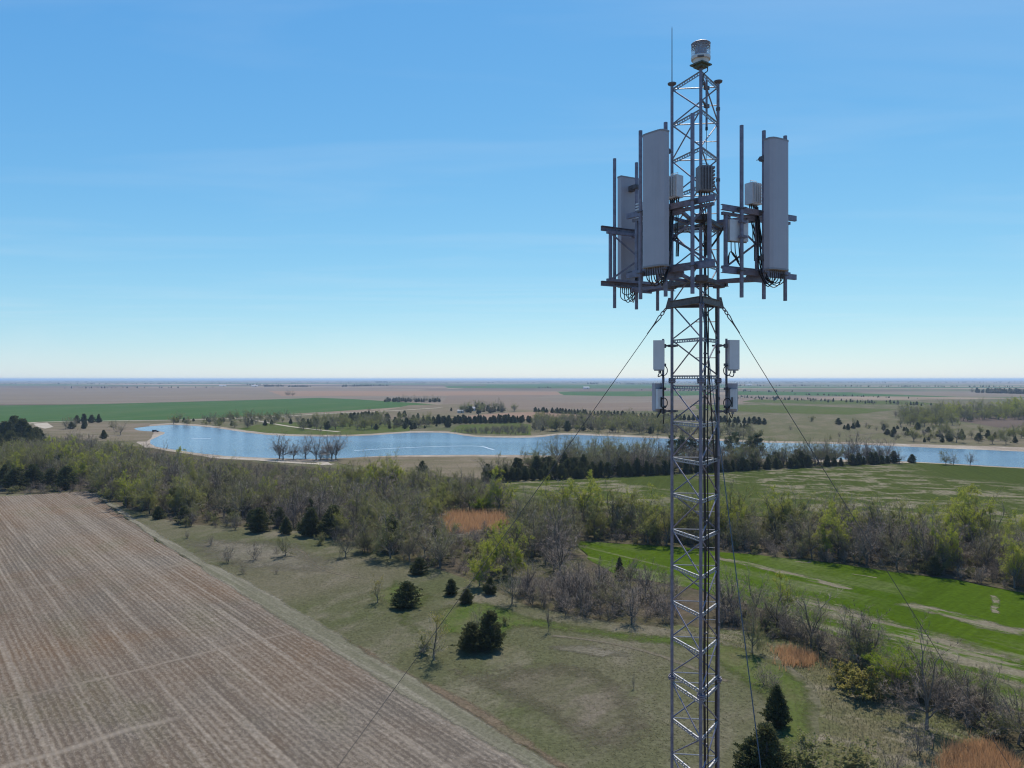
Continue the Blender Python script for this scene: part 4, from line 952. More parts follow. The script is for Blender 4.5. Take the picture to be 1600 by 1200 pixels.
for s in range(1): reg('yellow_shrub', broadleaf(95 + s, 3.0, 0.10, 6, 1.35, 2600, 0.2, 4, 4, 0.04, b2=4, b3=3), [M['bark']], [M['twig'], M['twig'], M['yellow']], 3.0)
for s in range(4): reg('cedar', conifer(s, 5.0, (1.75, 1.45, 1.9, 1.3)[s], 9000, (0.72, 0.95, 0.6, 0.9)[s]), [M['bark']], [M['bark'], M['cedar']], 5.0)
for s in range(2): reg('pine', pine(s), [M['bark']], [M['bark'], M['pine']], 12.0)

NAMES = {'bare': 'bare_tree', 'brown': 'bare_tree', 'bud': 'budding_tree', 'olive': 'budding_tree', 'green': 'green_tree', 'lime': 'budding_tree', 'topped': 'yellow_topped_tree', 'shrub': 'bare_shrub',
         'leafy_shrub': 'leafy_shrub', 'yellow_shrub': 'yellow_shrub', 'cedar': 'cedar_tree', 'pine': 'pine_tree'}
CATS = {'shrub': 'shrub', 'leafy_shrub': 'shrub', 'yellow_shrub': 'shrub'}
NTREE = {}
def tree(kind, x, y, h, label, group=None, parts=True, wide=1.0, rot=None, var=None, z=0.05):
    P = PROTO[kind]; i = random.randrange(len(P)) if var is None else var % len(P); p = P[i]; s = h / p['h']
    rot = random.uniform(0, 6.283) if rot is None else rot; NTREE[kind] = NTREE.get(kind, 0) + 1
    if parts:
        o = empty(NAMES[kind], (x, y, z), rot); o.scale = (s * wide, s * wide, s)
        link('trunk' if kind not in CATS else 'stems', p['trunk'], o); link('crown', p['crown'], o)
    else:
        o = link(NAMES[kind], p['whole'], None, (x, y, z), rot, (s * wide, s * wide, s))
    return tag(o, label, CATS.get(kind, 'tree'), group)

def fill(px, spacing, seed, world=False):
    poly = px if world else [gp(*p) for p in px]; a = np.array(poly); r = np.random.default_rng(seed)
    lo, hi = a.min(0), a.max(0); gx, gy = np.meshgrid(np.arange(lo[0], hi[0], spacing), np.arange(lo[1], hi[1], spacing))
    P = np.stack([gx.ravel(), gy.ravel()], 1); P[:, 0] += (np.round((P[:, 1] - lo[1]) / spacing) % 2) * spacing / 2
    P += r.uniform(-0.42, 0.42, P.shape) * spacing
    return P[inside(P, poly)]
def inview(P, m=60):
    return (np.abs(P[:, 0]) < P[:, 1] * (800 + m) / F + 8)

WOOD = []            # everything planted by area: (kind, x, y, h, zone)
def plant(zone, px, spacing, mix, hr, seed):
    P = fill(px, spacing, seed); P = P[inview(P)]; r = np.random.default_rng(seed + 1)
    ks = list(mix); w = np.array([mix[k] for k in ks], float); w /= w.sum()
    # kinds come in drifts, as in a real wood
    for x, y in P:
        d = 0.5 + 0.5 * math.sin(x * 0.045 + 1.3 * math.sin(y * 0.03 + seed)) * math.sin(y * 0.06 + seed)
        u = np.clip(r.normal(d, 0.30), 0, 0.9999); k = ks[int(np.searchsorted(np.cumsum(w), u))]
        hh = r.uniform(*hr) * ((1.0 if zone == 'strip' else 1.18) if r.uniform() < 0.12 else 0.62 if r.uniform() < 0.25 else 1.0) * {'cedar': 0.58, 'shrub': 0.68, 'leafy_shrub': 0.45}.get(k, 1.0)
        WOOD.append((k, x, y, hh, zone))

ZONE = {
 'belt': 'in the broad wood below the lake',
 'strip': 'in the tree strip between the green fields',
 'shelter': 'in the dark shelterbelt before the lake',
 'thicket': 'in the thicket below the nearer green field',
 'farshore': 'on the far shore of the lake',
 'grove': 'in the pale green grove at far right beyond the lake',
 'farm': 'in the tree rows of the farmland beyond the lake',
}
KW = {'bare': 'leafless grey tree', 'brown': 'leafless brown tree', 'bud': 'yellow-green budding tree', 'olive': 'olive-grey budding tree', 'green': 'bright green leafy tree', 'lime': 'bright lime-green tree',
      'shrub': 'leafless brown shrub', 'leafy_shrub': 'low pale-leaved shrub', 'cedar': 'dark conical evergreen', 'pine': 'tall dark pine', 'topped': 'bare tree with yellow top', 'yellow_shrub': 'yellow-flowering shrub'}

# the broad wood, left part lighter and greener
plant('belt', [(-60, 752), (-60, 728), (0, 722), (60, 708), (130, 706), (235, 735), (330, 748), (330, 800), (285, 824), (190, 795), (145, 772), (110, 745), (60, 742), (0, 748)], 5.6,
      {'brown': 0.8, 'bare': 1.5, 'olive': 2.2, 'bud': 2.3, 'lime': 0.45, 'cedar': 0.2}, (7, 11.5), 1)
plant('belt', [(330, 748), (400, 776), (540, 772), (640, 778), (780, 785), (800, 800), (690, 800), (682, 838), (690, 885), (790, 892), (800, 915), (770, 925), (700, 898), (640, 880), (560, 864), (500, 838), (380, 828), (330, 800)], 5.4,
      {'cedar': 0.35, 'brown': 2.2, 'bare': 2.4, 'olive': 2.0, 'bud': 1.9, 'lime': 0.45}, (6.5, 11), 2)
plant('belt', [(545, 768), (640, 772), (760, 780), (760, 790), (640, 785), (545, 780)], 7, {'olive': 1, 'bud': 2.4}, (9, 12), 12)
plant('belt', [(800, 800), (900, 806), (905, 846), (890, 855), (920, 880), (880, 905), (800, 890)], 6.2, {'brown': 1.6, 'bare': 2, 'olive': 0.8}, (8, 11), 3)
plant('belt', [(688, 846), (790, 846), (795, 892), (690, 885)], 3.0, {'shrub': 2, 'leafy_shrub': 1.5}, (3, 5), 13)
plant('strip', [(800, 815), (900, 822), (1000, 826), (1300, 842), (1500, 858), (1600, 868), (1720, 878), (1720, 942), (1600, 923), (1500, 903), (1400, 892), (1300, 878), (1200, 867), (1050, 853), (910, 843)], 4.9,
      {'brown': 1.6, 'bare': 2.2, 'olive': 2.0, 'bud': 1.4, 'lime': 0.3}, (6.5, 10.5), 4)
plant('strip', [(800, 812), (900, 820), (1000, 825), (1300, 838), (1500, 850), (1600, 858), (1720, 868), (1720, 892), (1600, 882), (1400, 864), (1200, 850), (1000, 840), (880, 832)], 7.0,
      {'bare': 0.7, 'olive': 1.4, 'bud': 3.4, 'lime': 0.6}, (9.5, 13), 14)
plant('shelter', [(755, 753), (900, 748), (1050, 741), (1200, 733), (1330, 726), (1390, 723), (1390, 718.5), (1300, 722), (1100, 727), (900, 732), (800, 736)], 4.6,
      {'cedar': 3.2, 'pine': 0.25, 'olive': 1.1, 'bare': 1.6, 'brown': 1.0}, (8, 13), 5)
plant('shelter', [(850, 734), (905, 732), (1010, 727), (1010, 719), (860, 721)], 8, {'bud': 1.5, 'bare': 1.6, 'olive': 1}, (10, 13), 6)
plant('shelter', [(1050, 730), (1200, 725), (1200, 721), (1050, 724)], 6.5, {'pine': 1}, (11, 14), 7)
plant('thicket', [(800, 925), (880, 915), (960, 928), (1060, 940), (1060, 980), (960, 977), (830, 954)], 2.5, {'shrub': 3.0, 'brown': 1.0, 'bare': 0.3}, (4.5, 6.5), 8)
plant('thicket', [(905, 890), (960, 900), (1060, 915), (1060, 940), (960, 925), (900, 912)], 4.0, {'shrub': 1.8, 'leafy_shrub': 0.8, 'bare': 0.7, 'brown': 0.8}, (4.5, 6.5), 9)
plant('thicket', [(1125, 948), (1200, 965), (1300, 1012), (1400, 1055), (1520, 1100), (1700, 1160), (1700, 1215), (1560, 1160), (1470, 1125), (1400, 1088), (1330, 1055), (1250, 1010), (1180, 986), (1125, 982)], 2.8,
      {'shrub': 2.2, 'brown': 1.4, 'bare': 0.8, 'olive': 0.6, 'leafy_shrub': 0.5}, (4.5, 7.5), 10)
plant('farshore', [(830, 676), (900, 674), (1060, 681), (1060, 664), (960, 660), (840, 660)], 8.5, {'cedar': 0.4, 'brown': 0.8, 'bare': 1, 'olive': 1.2, 'bud': 2.2}, (8, 12), 20)
plant('farshore', [(1060, 684), (1190, 688), (1190, 677), (1060, 672)], 8.0, {'bare': 1, 'olive': 1, 'leafy_shrub': 1.4}, (6, 8.5), 21)
plant('farshore', [(455, 673), (640, 672), (690, 667), (640, 660), (540, 658), (480, 662)], 10.5, {'cedar': 2.4, 'bare': 1, 'olive': 1.4, 'bud': 0.8}, (7, 11), 22)
plant('farshore', [(270, 664), (340, 668), (370, 671), (470, 662), (460, 652), (350, 655), (270, 657)], 15, {'cedar': 0.5, 'bare': 1.3, 'olive': 2, 'bud': 1}, (7, 10), 23)
plant('farshore', [(735, 678), (825, 680), (825, 668), (760, 672), (700, 676)], 4.5, {'shrub': 2.5, 'olive': 0.3}, (4, 6), 24)
plant('grove', [(1395, 652), (1480, 645), (1620, 640), (1620, 655), (1500, 660), (1480, 668), (1420, 668)], 10, {'brown': 0.4, 'olive': 1, 'bud': 3.2, 'lime': 1.4}, (5, 15), 25)
plant('grove', [(1420, 690), (1480, 680), (1620, 678), (1620, 694), (1520, 696)], 9, {'cedar': 0.8, 'bare': 0.6, 'olive': 1.4, 'bud': 1.8}, (6, 10), 26)
plant('grove', [(1300, 668), (1390, 664), (1480, 670), (1480, 684), (1420, 690), (1380, 680)], 13, {'cedar': 1.5, 'shrub': 1, 'leafy_shrub': 1, 'olive': 1}, (6, 9), 27)
plant('farm', [(-60, 700), (0, 704), (40, 704), (62, 698), (66, 690), (40, 684), (0, 682), (-60, 684)], 6, {'cedar': 2.4}, (11, 18), 28)
plant('farm', [(100, 672), (132, 672), (135, 667), (105, 666)], 8, {'cedar': 2, 'bare': 1}, (8, 10), 29)
plant('farm', [(700, 642), (760, 638), (815, 643), (740, 648)], 13, {'cedar': 1.6, 'bare': 1, 'bud': .6}, (9, 13), 30)
plant('farm', [(598, 626.5), (690, 627), (690, 629), (600, 628.5)], 11, {'cedar': 3, 'bare': 1}, (9, 13), 31)

# keep a clear spot round the reed bed
REED = [(692, 808), (712, 804), (738, 806), (765, 803), (788, 808), (795, 820), (776, 832), (748, 828), (720, 838), (698, 834)]
rp = [gp(*p) for p in REED]
WOOD = [t for t in WOOD if not inside(np.array([[t[1], t[2]]]), rp)[0] and not (t[4] == 'grove' and random.random() < 0.3)]

# cedar rows, planted in line
def row(p0, p1, step, kind, hr, zone, gap=0.0, seed=0):
    a, b = np.array(gp(*p0)), np.array(gp(*p1)); L = np.linalg.norm(b - a); r = np.random.default_rng(seed)
    for k in range(int(L / step) + 1):
        if r.uniform() < gap: continue
        p = a + (b - a) * (k * step / L) + r.normal(0, 0.4, 2); WOOD.append((kind, p[0], p[1], r.uniform(*hr), zone))
row((757, 754), (900, 748.5), 2.8, 'cedar', (4, 6.5), 'shelter', 0.08, 11); row((900, 748.5), (1050, 742), 2.8, 'cedar', (4, 6.5), 'shelter', 0.08, 12); row((1050, 742), (1200, 734), 3.0, 'cedar', (3.5, 6), 'shelter', 0.1, 13); row((1200, 734), (1400, 724), 3.6, 'cedar', (3.5, 6), 'shelter', 0.2, 14)
for (x, h) in ((-10, 13), (8, 14), (22, 17), (34, 16), (46, 13), (58, 10), (15, 15), (40, 12), (30, 13)):
    q = gp(x, 692 + (x * 7) % 9); WOOD.append(('cedar', q[0], q[1], h, 'farm'))
row((645, 662), (832, 659.5), 4.6, 'cedar', (6, 8), 'farm', 0.05, 1); row((645, 663.5), (832, 661), 4.6, 'cedar', (6, 8), 'farm', 0.1, 2)
row((838, 644), (922, 649), 5.0, 'cedar', (5, 7), 'farm', 0.03, 3); row((929, 649.5), (1200, 664), 5.0, 'cedar', (5, 7), 'farm', 0.05, 4)
row((535, 658), (592, 655), 4.6, 'cedar', (7, 9), 'farm', 0.08, 5); row((535, 660), (592, 656.5), 4.6, 'cedar', (7, 9), 'farm', 0.08, 6)
row((120, 662), (160, 660.5), 6, 'cedar', (7, 9), 'farm', 0.1, 7); row((1140, 668), (1175, 671), 4.0, 'cedar', (4, 5), 'farm', 0.1, 8)
for (x, y, k, h) in ((605, 654, 'cedar', 6), (624, 652, 'cedar', 6), (632, 652, 'cedar', 7), (653, 653, 'cedar', 5), (577, 643.5, 'bare', 6), (450, 619, 'bare', 14), (457, 619, 'bare', 13), (700, 668, 'cedar', 8),
                     (1310, 664, 'cedar', 6), (1325, 672, 'cedar', 5), (1340, 668, 'cedar', 6), (1353, 668, 'shrub', 5), (1312, 683, 'shrub', 4), (1400, 687, 'shrub', 5), (1268, 659, 'leafy_shrub', 6), (1484, 690, 'cedar', 7),
                     (178, 672, 'olive', 8), (188, 680, 'bare', 10), (162, 686, 'cedar', 6), (1235, 672, 'shrub', 5)):
    q = gp(x, y); WOOD.append((k, q[0], q[1], h, 'farm'))

# ------------------------------------------------------------------ trees singled out in the photograph
def T(kind, x, y, h_px, label, wide=1.0, var=None, rot=None, cat=None, w_px=None):
    X, Y = gp(x, y); h = h_px * Y / F
    return tree(kind, X, Y, h, label, None, True, wide, rot, var, 0.1)
for (x, y, hp, lab, v) in ((436.5, 717.5, 35, 'leafless lakeside tree, leftmost of the shore row', 0), (442.5, 718.5, 36, 'leafless lakeside tree, second from left, crown merged with the first', 1),
        (459, 718, 27, 'smaller round leafless tree standing apart in the lakeside row', 2), (477.5, 716.5, 33, 'leafless lakeside tree, fourth from left, slim crown', 3),
        (494, 719, 40, 'widest leafless tree in the middle of the lakeside row', 4), (500.5, 719.5, 16, 'short leafless tree beside the white-roofed shelter', 2),
        (511, 714, 30, 'leafless lakeside tree behind the white-roofed shelter', 0), (518.5, 718.5, 36, 'leafless lakeside tree, second from right of the row', 1), (525, 718, 37, 'leafless lakeside tree, rightmost of the row', 3)):
    T('brown', x, y, hp * 1.05, lab, 1.25, v)
T('cedar', 635, 949, 39, 'broad dark cedar alone on the open pasture', 1.35, 2)
T('cedar', 705, 931, 25, 'low dark cedar, left one of two small ones near the wood edge', 1.15, 0)
T('cedar', 729, 944, 23, 'low dark cedar, right one of two small ones near the wood edge', 1.25, 2)
T('cedar', 737, 1018, 44, 'rounded dark cedar leaning against a taller pointed one', 1.25, 2)
T('cedar', 766, 1016, 60, 'pointed dark cedar, right of the pair in mid pasture', 1.0, 0)
T('brown', 745, 1000, 48, 'thin leafless tree behind the pair of pasture cedars', 0.8, 1)
T('topped', 678, 1032, 84, 'slender bare tree with yellow-green top in mid pasture', 0.85, 0)
T('topped', 590, 943, 40, 'small bare tree with yellow top left of the lone cedar', 0.95, 1)
T('leafy_shrub', 662, 1022, 30, 'low grey-green shrub at the foot of the yellow-topped tree', 1.0, 0)
T('brown', 857, 989, 46, 'very thin leafless sapling on the pasture below the thicket', 0.35, 0)
T('shrub', 990, 1078, 28, 'bare stub of a sapling alone on the pasture by the tower', 0.3, 1)
T('cedar', 1214, 1136, 64, 'egg-shaped dark cedar right of the tower', 0.95, 1)
T('cedar', 1198, 1222, 88, 'large dark cedar at the lower edge right of the tower', 1.05, 0)
T('cedar', 1176, 1215, 60, 'dark cedar half hidden at the lower left of the large one', 1.1, 2)
T('shrub', 1195, 1072, 34, 'dark scrubby bush above the egg-shaped cedar', 1.3, 0)
T('shrub', 1212, 1080, 34, 'right half of the dark scrub above the egg-shaped cedar', 1.2, 1)
T('olive', 1175, 1022, 76, 'olive tree casting a dark shadow on the green grass right of the tower', 0.62, 0)
T('bare', 1267, 1012, 100, 'tall leafless tree with dark trunk above the orange reeds', 0.85, 1)
T('bare', 1213, 985, 70, 'spreading leafless tree left of the tall dark-trunked one', 1.0, 3)
T('lime', 1228, 965, 62, 'pale yellow-green tree at the edge of the nearer green field', 0.9, 1)
T('brown', 1330, 1040, 92, 'broad leafless brown-grey tree left of the bright green one', 1.15, 0); T('brown', 1355, 1050, 88, 'leafless brown-grey tree touching the bright green one', 1.0, 2)
T('green', 1402, 1092, 104, 'bright green rounded tree among leafless ones at right', 0.78, 0)
T('brown', 1448, 1142, 142, 'large leafless tree with thick dark trunk at lower right', 0.95, 1)
T('yellow_shrub', 1345, 1092, 46, 'sprawling yellow shrub in the rough grass at right', 1.25, 0); T('yellow_shrub', 1318, 1072, 38, 'yellow shrub behind the sprawling one', 1.1, 0, 2.0)
T('leafy_shrub', 1372, 1094, 40, 'dark green tangle right of the sprawling yellow shrub', 1.0, 1)
T('shrub', 1435, 1182, 60, 'grey leafless bush at the lower right by the tree trunk', 1.0, 2); T('leafy_shrub', 1260, 1210, 60, 'grey-green bush right of the large cedar at the lower edge', 1.3, 0)
T('leafy_shrub', 1330, 1215, 62, 'grey-green bush at the lower edge below the rough grass', 1.4, 1); T('shrub', 1395, 1228, 66, 'leafless bush at the lower edge left of the reed bed', 1.0, 0)
T('lime', 1475, 895, 76, 'bright yellow-green tree leaning out of the tree strip at right', 0.75, 2); T('lime', 1432, 880, 66, 'small bright green tree at the front of the tree strip', 0.6, 1)
T('lime', 1585, 920, 84, 'yellow-green leafy tree at the right edge of the picture', 0.85, 2); T('lime', 1310, 872, 76, 'yellow-green tree in the middle of the tree strip front', 1.0, 0)
T('cedar', 1459, 900, 30, 'dark cedar under the leaning yellow-green tree', 1.0, 2)
T('lime', 780, 800, 62, 'rounded bright green tree at the corner of the far green field', 0.95, 1); T('green', 752, 800, 40, 'darker green leafy tree left of the rounded bright one', 1.2, 0)
T('lime', 770, 890, 66, 'tall yellow-green tree in front of the orange reed bed', 1.05, 3); T('lime', 797, 902, 74, 'yellow-green tree right of the reed bed, lower of the two', 0.9, 2)
T('brown', 875, 900, 72, 'broad round leafless tree at the tip of the nearer green field', 1.1, 0); T('bare', 800, 945, 70, 'leafless tree with bare trunk at the pasture edge', 0.75, 2)
T('cedar', 968, 905, 34, 'narrow pointed cedar left of the tower by the green field', 0.75, 3); T('bare', 985, 920, 52, 'dark forked leafless tree left of the tower by the green field', 0.8, 1)
T('cedar', 766, 930, 28, 'dark cedar at the foot of the yellow-green tree by the pasture', 0.9, 0)
for (x, y, hp, w, v, lab) in ((405, 832, 38, 1.1, 0, 'dark broad cedar, leftmost at the upper edge of the pasture'), (447, 836, 28, 1.0, 1, 'dark cedar, second from left along the upper pasture edge'),
        (486, 838, 44, 1.0, 0, 'dark cedar, third from left along the upper pasture edge'), (521, 838, 48, 1.1, 0, 'wide blackish cedar near the middle of the upper pasture edge'),
        (612, 862, 58, 0.9, 1, 'tall dark cedar among bare trees left of the reed bed'), (655, 898, 26, 1.3, 2, 'low dark cedar at a notch of the wood by the pasture'), (288, 818, 26, 1.2, 0, 'small dark cedar where the wood meets the stubble field edge'),
        (25, 765, 34, 1.3, 2, 'grey-green cedar beyond the top edge of the stubble field'), (52, 762, 36, 1.2, 0, 'dark cedar beyond the top left corner of the stubble field'), (80, 762, 30, 1.2, 2, 'dark rounded cedar at the end of the stubble field'),
        (104, 765, 36, 1.2, 0, 'blackish cedar at the upper right corner of the stubble field'), (8, 760, 34, 1.2, 1, 'cedar at the left edge beyond the stubble field')):
    T('cedar', x, y, hp, lab, w, v)
for (x, y, hp, k, lab) in ((293, 842, 14, 'shrub', 'tiny bare shrub at the left end of the pasture'), (330, 853, 20, 'shrub', 'small bare shrub, upper of three by the field margin'), (356, 880, 30, 'shrub', 'bare shrub, middle one of three by the field margin'),
        (379, 898, 18, 'shrub', 'small dark bare shrub, lowest of three by the field margin'), (398, 876, 30, 'shrub', 'round bare shrub on the upper left of the pasture'), (446, 870, 34, 'olive', 'small round budding tree on the upper left of the pasture'),
        (432, 866, 14, 'shrub', 'low brown bush at the foot of the small budding tree'), (432, 898, 10, 'shrub', 'tiny dark shrub alone in the pasture'), (540, 872, 42, 'bare', 'bare tree at the pasture edge right of the blackish cedar'),
        (500, 852, 20, 'leafy_shrub', 'low grey shrub before the blackish cedar'), (566, 866, 40, 'olive', 'olive-grey tree at the pasture edge left of centre'), (575, 864, 44, 'olive', 'olive-grey tree touching its twin at the pasture edge'),
        (640, 878, 50, 'bare', 'small bare tree above the notch of the wood by the pasture'), (790, 978, 16, 'leafy_shrub', 'low shrub right of the pointed cedar'), (366, 823, 30, 'olive', 'small pale tree beside the leftmost pasture cedar'),
        (1478, 727, 24, 'olive', 'pale shrub on the near lake shore at far right'), (1490, 727, 21, 'bare', 'second pale shrub on the near lake shore at far right'), (1516, 728, 22, 'brown', 'bare thin shrub on the lake shore at far right'),
        (660, 737, 17, 'cedar', 'lone round dark tree on the flat by the lake'), (1425, 724, 14, 'cedar', 'small dark cedar at the right end of the shelterbelt'), (1405, 725, 26, 'brown', 'bare tree at the right end of the shelterbelt')):
    T(k, x, y, hp, lab, 1.6 if x == 660 else 1.0)

# ------------------------------------------------------------------ the woods: nearest trees one by one, the rest as stuff
CAP = {'lime': 60, 'bare': 170, 'brown': 130, 'bud': 170, 'olive': 130, 'cedar': 230, 'pine': 110, 'shrub': 240, 'leafy_shrub': 120, 'green': 100}
REST = {}
WOOD.sort(key=lambda t: t[2] / t[3])                 # by how large they show
cnt = {}
for (k, x, y, h, zone) in WOOD:
    cnt[k] = cnt.get(k, 0) + 1
    if cnt[k] <= CAP.get(k, 100):
        px_ = 800 + x * F / y
        sub_ = {'belt': ((330, ', left end'), (640, ', middle part'), (9e9, ', right end')), 'strip': ((1045, ', left of the tower'), (1300, ', right of the tower'), (9e9, ', far right end')),
                'thicket': ((1060, ', left of the tower'), (9e9, ', right of the tower')), 'shelter': ((1045, ', left of the tower'), (9e9, ', right of the tower')),
                'farshore': ((540, ', at left'), (800, ', near the middle'), (9e9, ', near the tower'))}.get(zone, ((9e9, ''),))
        lab = KW[k] + ' ' + ZONE[zone] + next(w for (lim, w) in sub_ if px_ < lim)
        tree(k, x, y, h, lab, lab.replace(' tree ', ' trees ', 1) if ' tree ' in KW[k] + ' ' else lab, y < 230)
    else:
        REST.setdefault({'brown': 'bare', 'olive': 'bud', 'green': 'bud', 'lime': 'bud', 'leafy_shrub': 'shrub', 'pine': 'cedar'}.get(k, k), []).append((k, x, y, h))

def scatter(name, items, label, cat):
    "items: (mesh, x, y, z, rot, scale xy, scale z); one object, geometry nodes"
    meshes = []; 
    for it in items:
        if it[0] not in meshes: meshes.append(it[0])
    me = bpy.data.meshes.new(name); me.from_pydata([(i[1], i[2], i[3]) for i in items], [], [])
    def att(nm, typ, vals):
        a = me.attributes.new(nm, typ, 'POINT')
        a.data.foreach_set('vector' if typ == 'FLOAT_VECTOR' else 'value', np.asarray(vals, dtype=np.int32 if typ == 'INT' else np.float32).ravel())
    att('idx', 'INT', [meshes.index(i[0]) for i in items]); att('rot', 'FLOAT_VECTOR', [(0, 0, i[4]) for i in items]); att('scl', 'FLOAT_VECTOR', [(i[5], i[5], i[6]) for i in items])
    o = link(name, me); ng = bpy.data.node_groups.new(name, 'GeometryNodeTree')
    ng.interface.new_socket('Geometry', in_out='INPUT', socket_type='NodeSocketGeometry'); ng.interface.new_socket('Geometry', in_out='OUTPUT', socket_type='NodeSocketGeometry')
    N = ng.nodes; L = ng.links; gi, go, jn = N.new('NodeGroupInput'), N.new('NodeGroupOutput'), N.new('GeometryNodeJoinGeometry')
    def named(nm, typ):
        q = N.new('GeometryNodeInputNamedAttribute'); q.data_type = typ; q.inputs['Name'].default_value = nm; return q.outputs[0]
    ai, ar, as_ = named('idx', 'INT'), named('rot', 'FLOAT_VECTOR'), named('scl', 'FLOAT_VECTOR')
    for i, m in enumerate(meshes):
        holder = HOLD[m.name]
        cmp_ = N.new('FunctionNodeCompare'); cmp_.data_type = 'INT'; cmp_.operation = 'EQUAL'
        ins = [s for s in cmp_.inputs if s.type == 'INT']; L.new(ai, ins[0]); ins[1].default_value = i
        ob = N.new('GeometryNodeObjectInfo'); ob.inputs['Object'].default_value = holder; ob.transform_space = 'ORIGINAL'; ob.inputs['As Instance'].default_value = True
        ip = N.new('GeometryNodeInstanceOnPoints'); L.new(gi.outputs[0], ip.inputs['Points']); L.new(cmp_.outputs[0], ip.inputs['Selection']); L.new(ob.outputs['Geometry'], ip.inputs['Instance'])
        L.new(ar, ip.inputs['Rotation']); L.new(as_, ip.inputs['Scale']); L.new(ip.outputs[0], jn.inputs[0])
    L.new(jn.outputs[0], go.inputs[0]); md = o.modifiers.new('scatter', 'NODES'); md.node_group = ng
    return tag(o, label, cat, kind='stuff')
# a visible single-mesh tree of every shape serves as the source of the scatter
HOLD = {}
for o in list(C.objects):
    if o.type == 'MESH' and o.data.name not in HOLD and o.parent is None: HOLD[o.data.name] = o
def holder(kind, i):
    m = PROTO[kind][i]['whole']
    return m if m.name in HOLD else None
SW = {'bare': ('bare_woodland', 'mass of leafless grey trees deep in the woods and farther off', 'woodland'), 'bud': ('budding_woodland', 'mass of yellow-green budding trees deep in the woods and farther off', 'woodland'),
      'cedar': ('evergreen_woodland', 'mass of small dark evergreens farther off and inside the shelterbelt', 'woodland'), 'shrub': ('scrub', 'low tangled scrub under and behind the trees', 'scrub')}
for g, lst in REST.items():
    its = []
    for (k, x, y, h) in lst:
        av = [m for m in (holder(k, i) for i in range(len(PROTO[k]))) if m]
        if not av: continue
        m = random.choice(av); s = h / PROTO[k][0]['h']; w = random.uniform(0.9, 1.15); its.append((m, x, y, 0.05, random.uniform(0, 6.28), s * w, s))
    if its: scatter(SW[g][0], its, SW[g][1], SW[g][2])
# undergrowth inside the woods
its = []
for px, sp, sd in (([(-60, 772), (0, 700), (235, 712), (330, 726), (780, 757), (800, 800), (800, 925), (640, 880), (500, 838), (285, 824), (145, 772)], 3.6, 41),
                   ([(800, 800), (1000, 812), (1600, 848), (1720, 858), (1720, 940), (1600, 925), (1400, 893), (1050, 854), (905, 846), (800, 890)], 2.9, 42),
                   ([(1125, 950), (1290, 1008), (1520, 1102), (1700, 1162), (1700, 1215), (1400, 1090), (1250, 1012), (1125, 984)], 2.8, 43)):
    P = fill(px, sp, sd); P = P[inview(P)]
    for x, y in P:
        k = 'shrub' if random.random() < 0.72 else 'leafy_shrub'; av = [m for m in (holder(k, i) for i in range(len(PROTO[k]))) if m]
        if av and not inside(np.array([[x, y]]), rp)[0]:
            s = random.uniform(0.45, 1.15); its.append((random.choice(av), x, y, 0.05, random.uniform(0, 6.28), s, s * 0.9))
if its: scatter('undergrowth', its, 'tangled leafless undergrowth on the floor of the woods', 'undergrowth')
# dark specks of far shelterbelts and farmsteads towards the horizon
its = []; r = np.random.default_rng(77); cm_ = [holder('cedar', i) for i in range(4) if holder('cedar', i)]; bm_ = [holder('bare', i) for i in range(5) if holder('bare', i)]
def belt(x0, y0, x1, y1, n, h=9, deep=20):
    a, b = np.array(gp(x0, y0)), np.array(gp(x1, y1))
    for k in range(n):
        p = a + (b - a) * r.uniform() + r.normal(0, deep, 2) * (0.3, 1); m = cm_[r.integers(len(cm_))] if r.uniform() < 0.6 else bm_[r.integers(len(bm_))]
        hh = h * r.uniform(0.6, 1.2); s = hh / (5.0 if m in cm_ else 10.0); its.append((m, p[0], p[1], 0.05, r.uniform(0, 6.28), s * (0.8 if m in cm_ else 1.1), s))
for a in ((415, 604.2, 442, 604, 60, 10), (452, 604.6, 485, 604.3, 60, 9), (530, 604.5, 605, 602.8, 130, 10), (588, 597.6, 606, 597.4, 60, 14), (380, 602, 410, 602, 30, 9), (915, 600.3, 935, 600.3, 30, 12), (970, 600.6, 1050, 600.8, 90, 10),
          (1085, 600.3, 1120, 600.2, 50, 10), (1535, 614, 1640, 616.5, 150, 13, 30), (1140, 621, 1440, 633, 170, 5, 60), (1250, 616.5, 1420, 623, 50, 4, 40), (840, 606.5, 862, 606.5, 12, 7), (0, 600.5, 250, 600, 110, 9, 60), (250, 599.3, 700, 599, 240, 10, 120),
          (700, 598.6, 1600, 598.6, 420, 10, 160), (1100, 603, 1600, 605, 170, 8, 120), (-60, 597, 800, 596.5, 360, 12, 500), (800, 596.5, 1660, 596.8, 360, 12, 500), (1000, 610, 1240, 613, 40, 7, 40), (100, 607, 330, 606, 30, 8, 40)): belt(*a)
if its: scatter('distant_trees', its, 'far dark tree lines and farm groves on the plain below the horizon', 'distant trees')

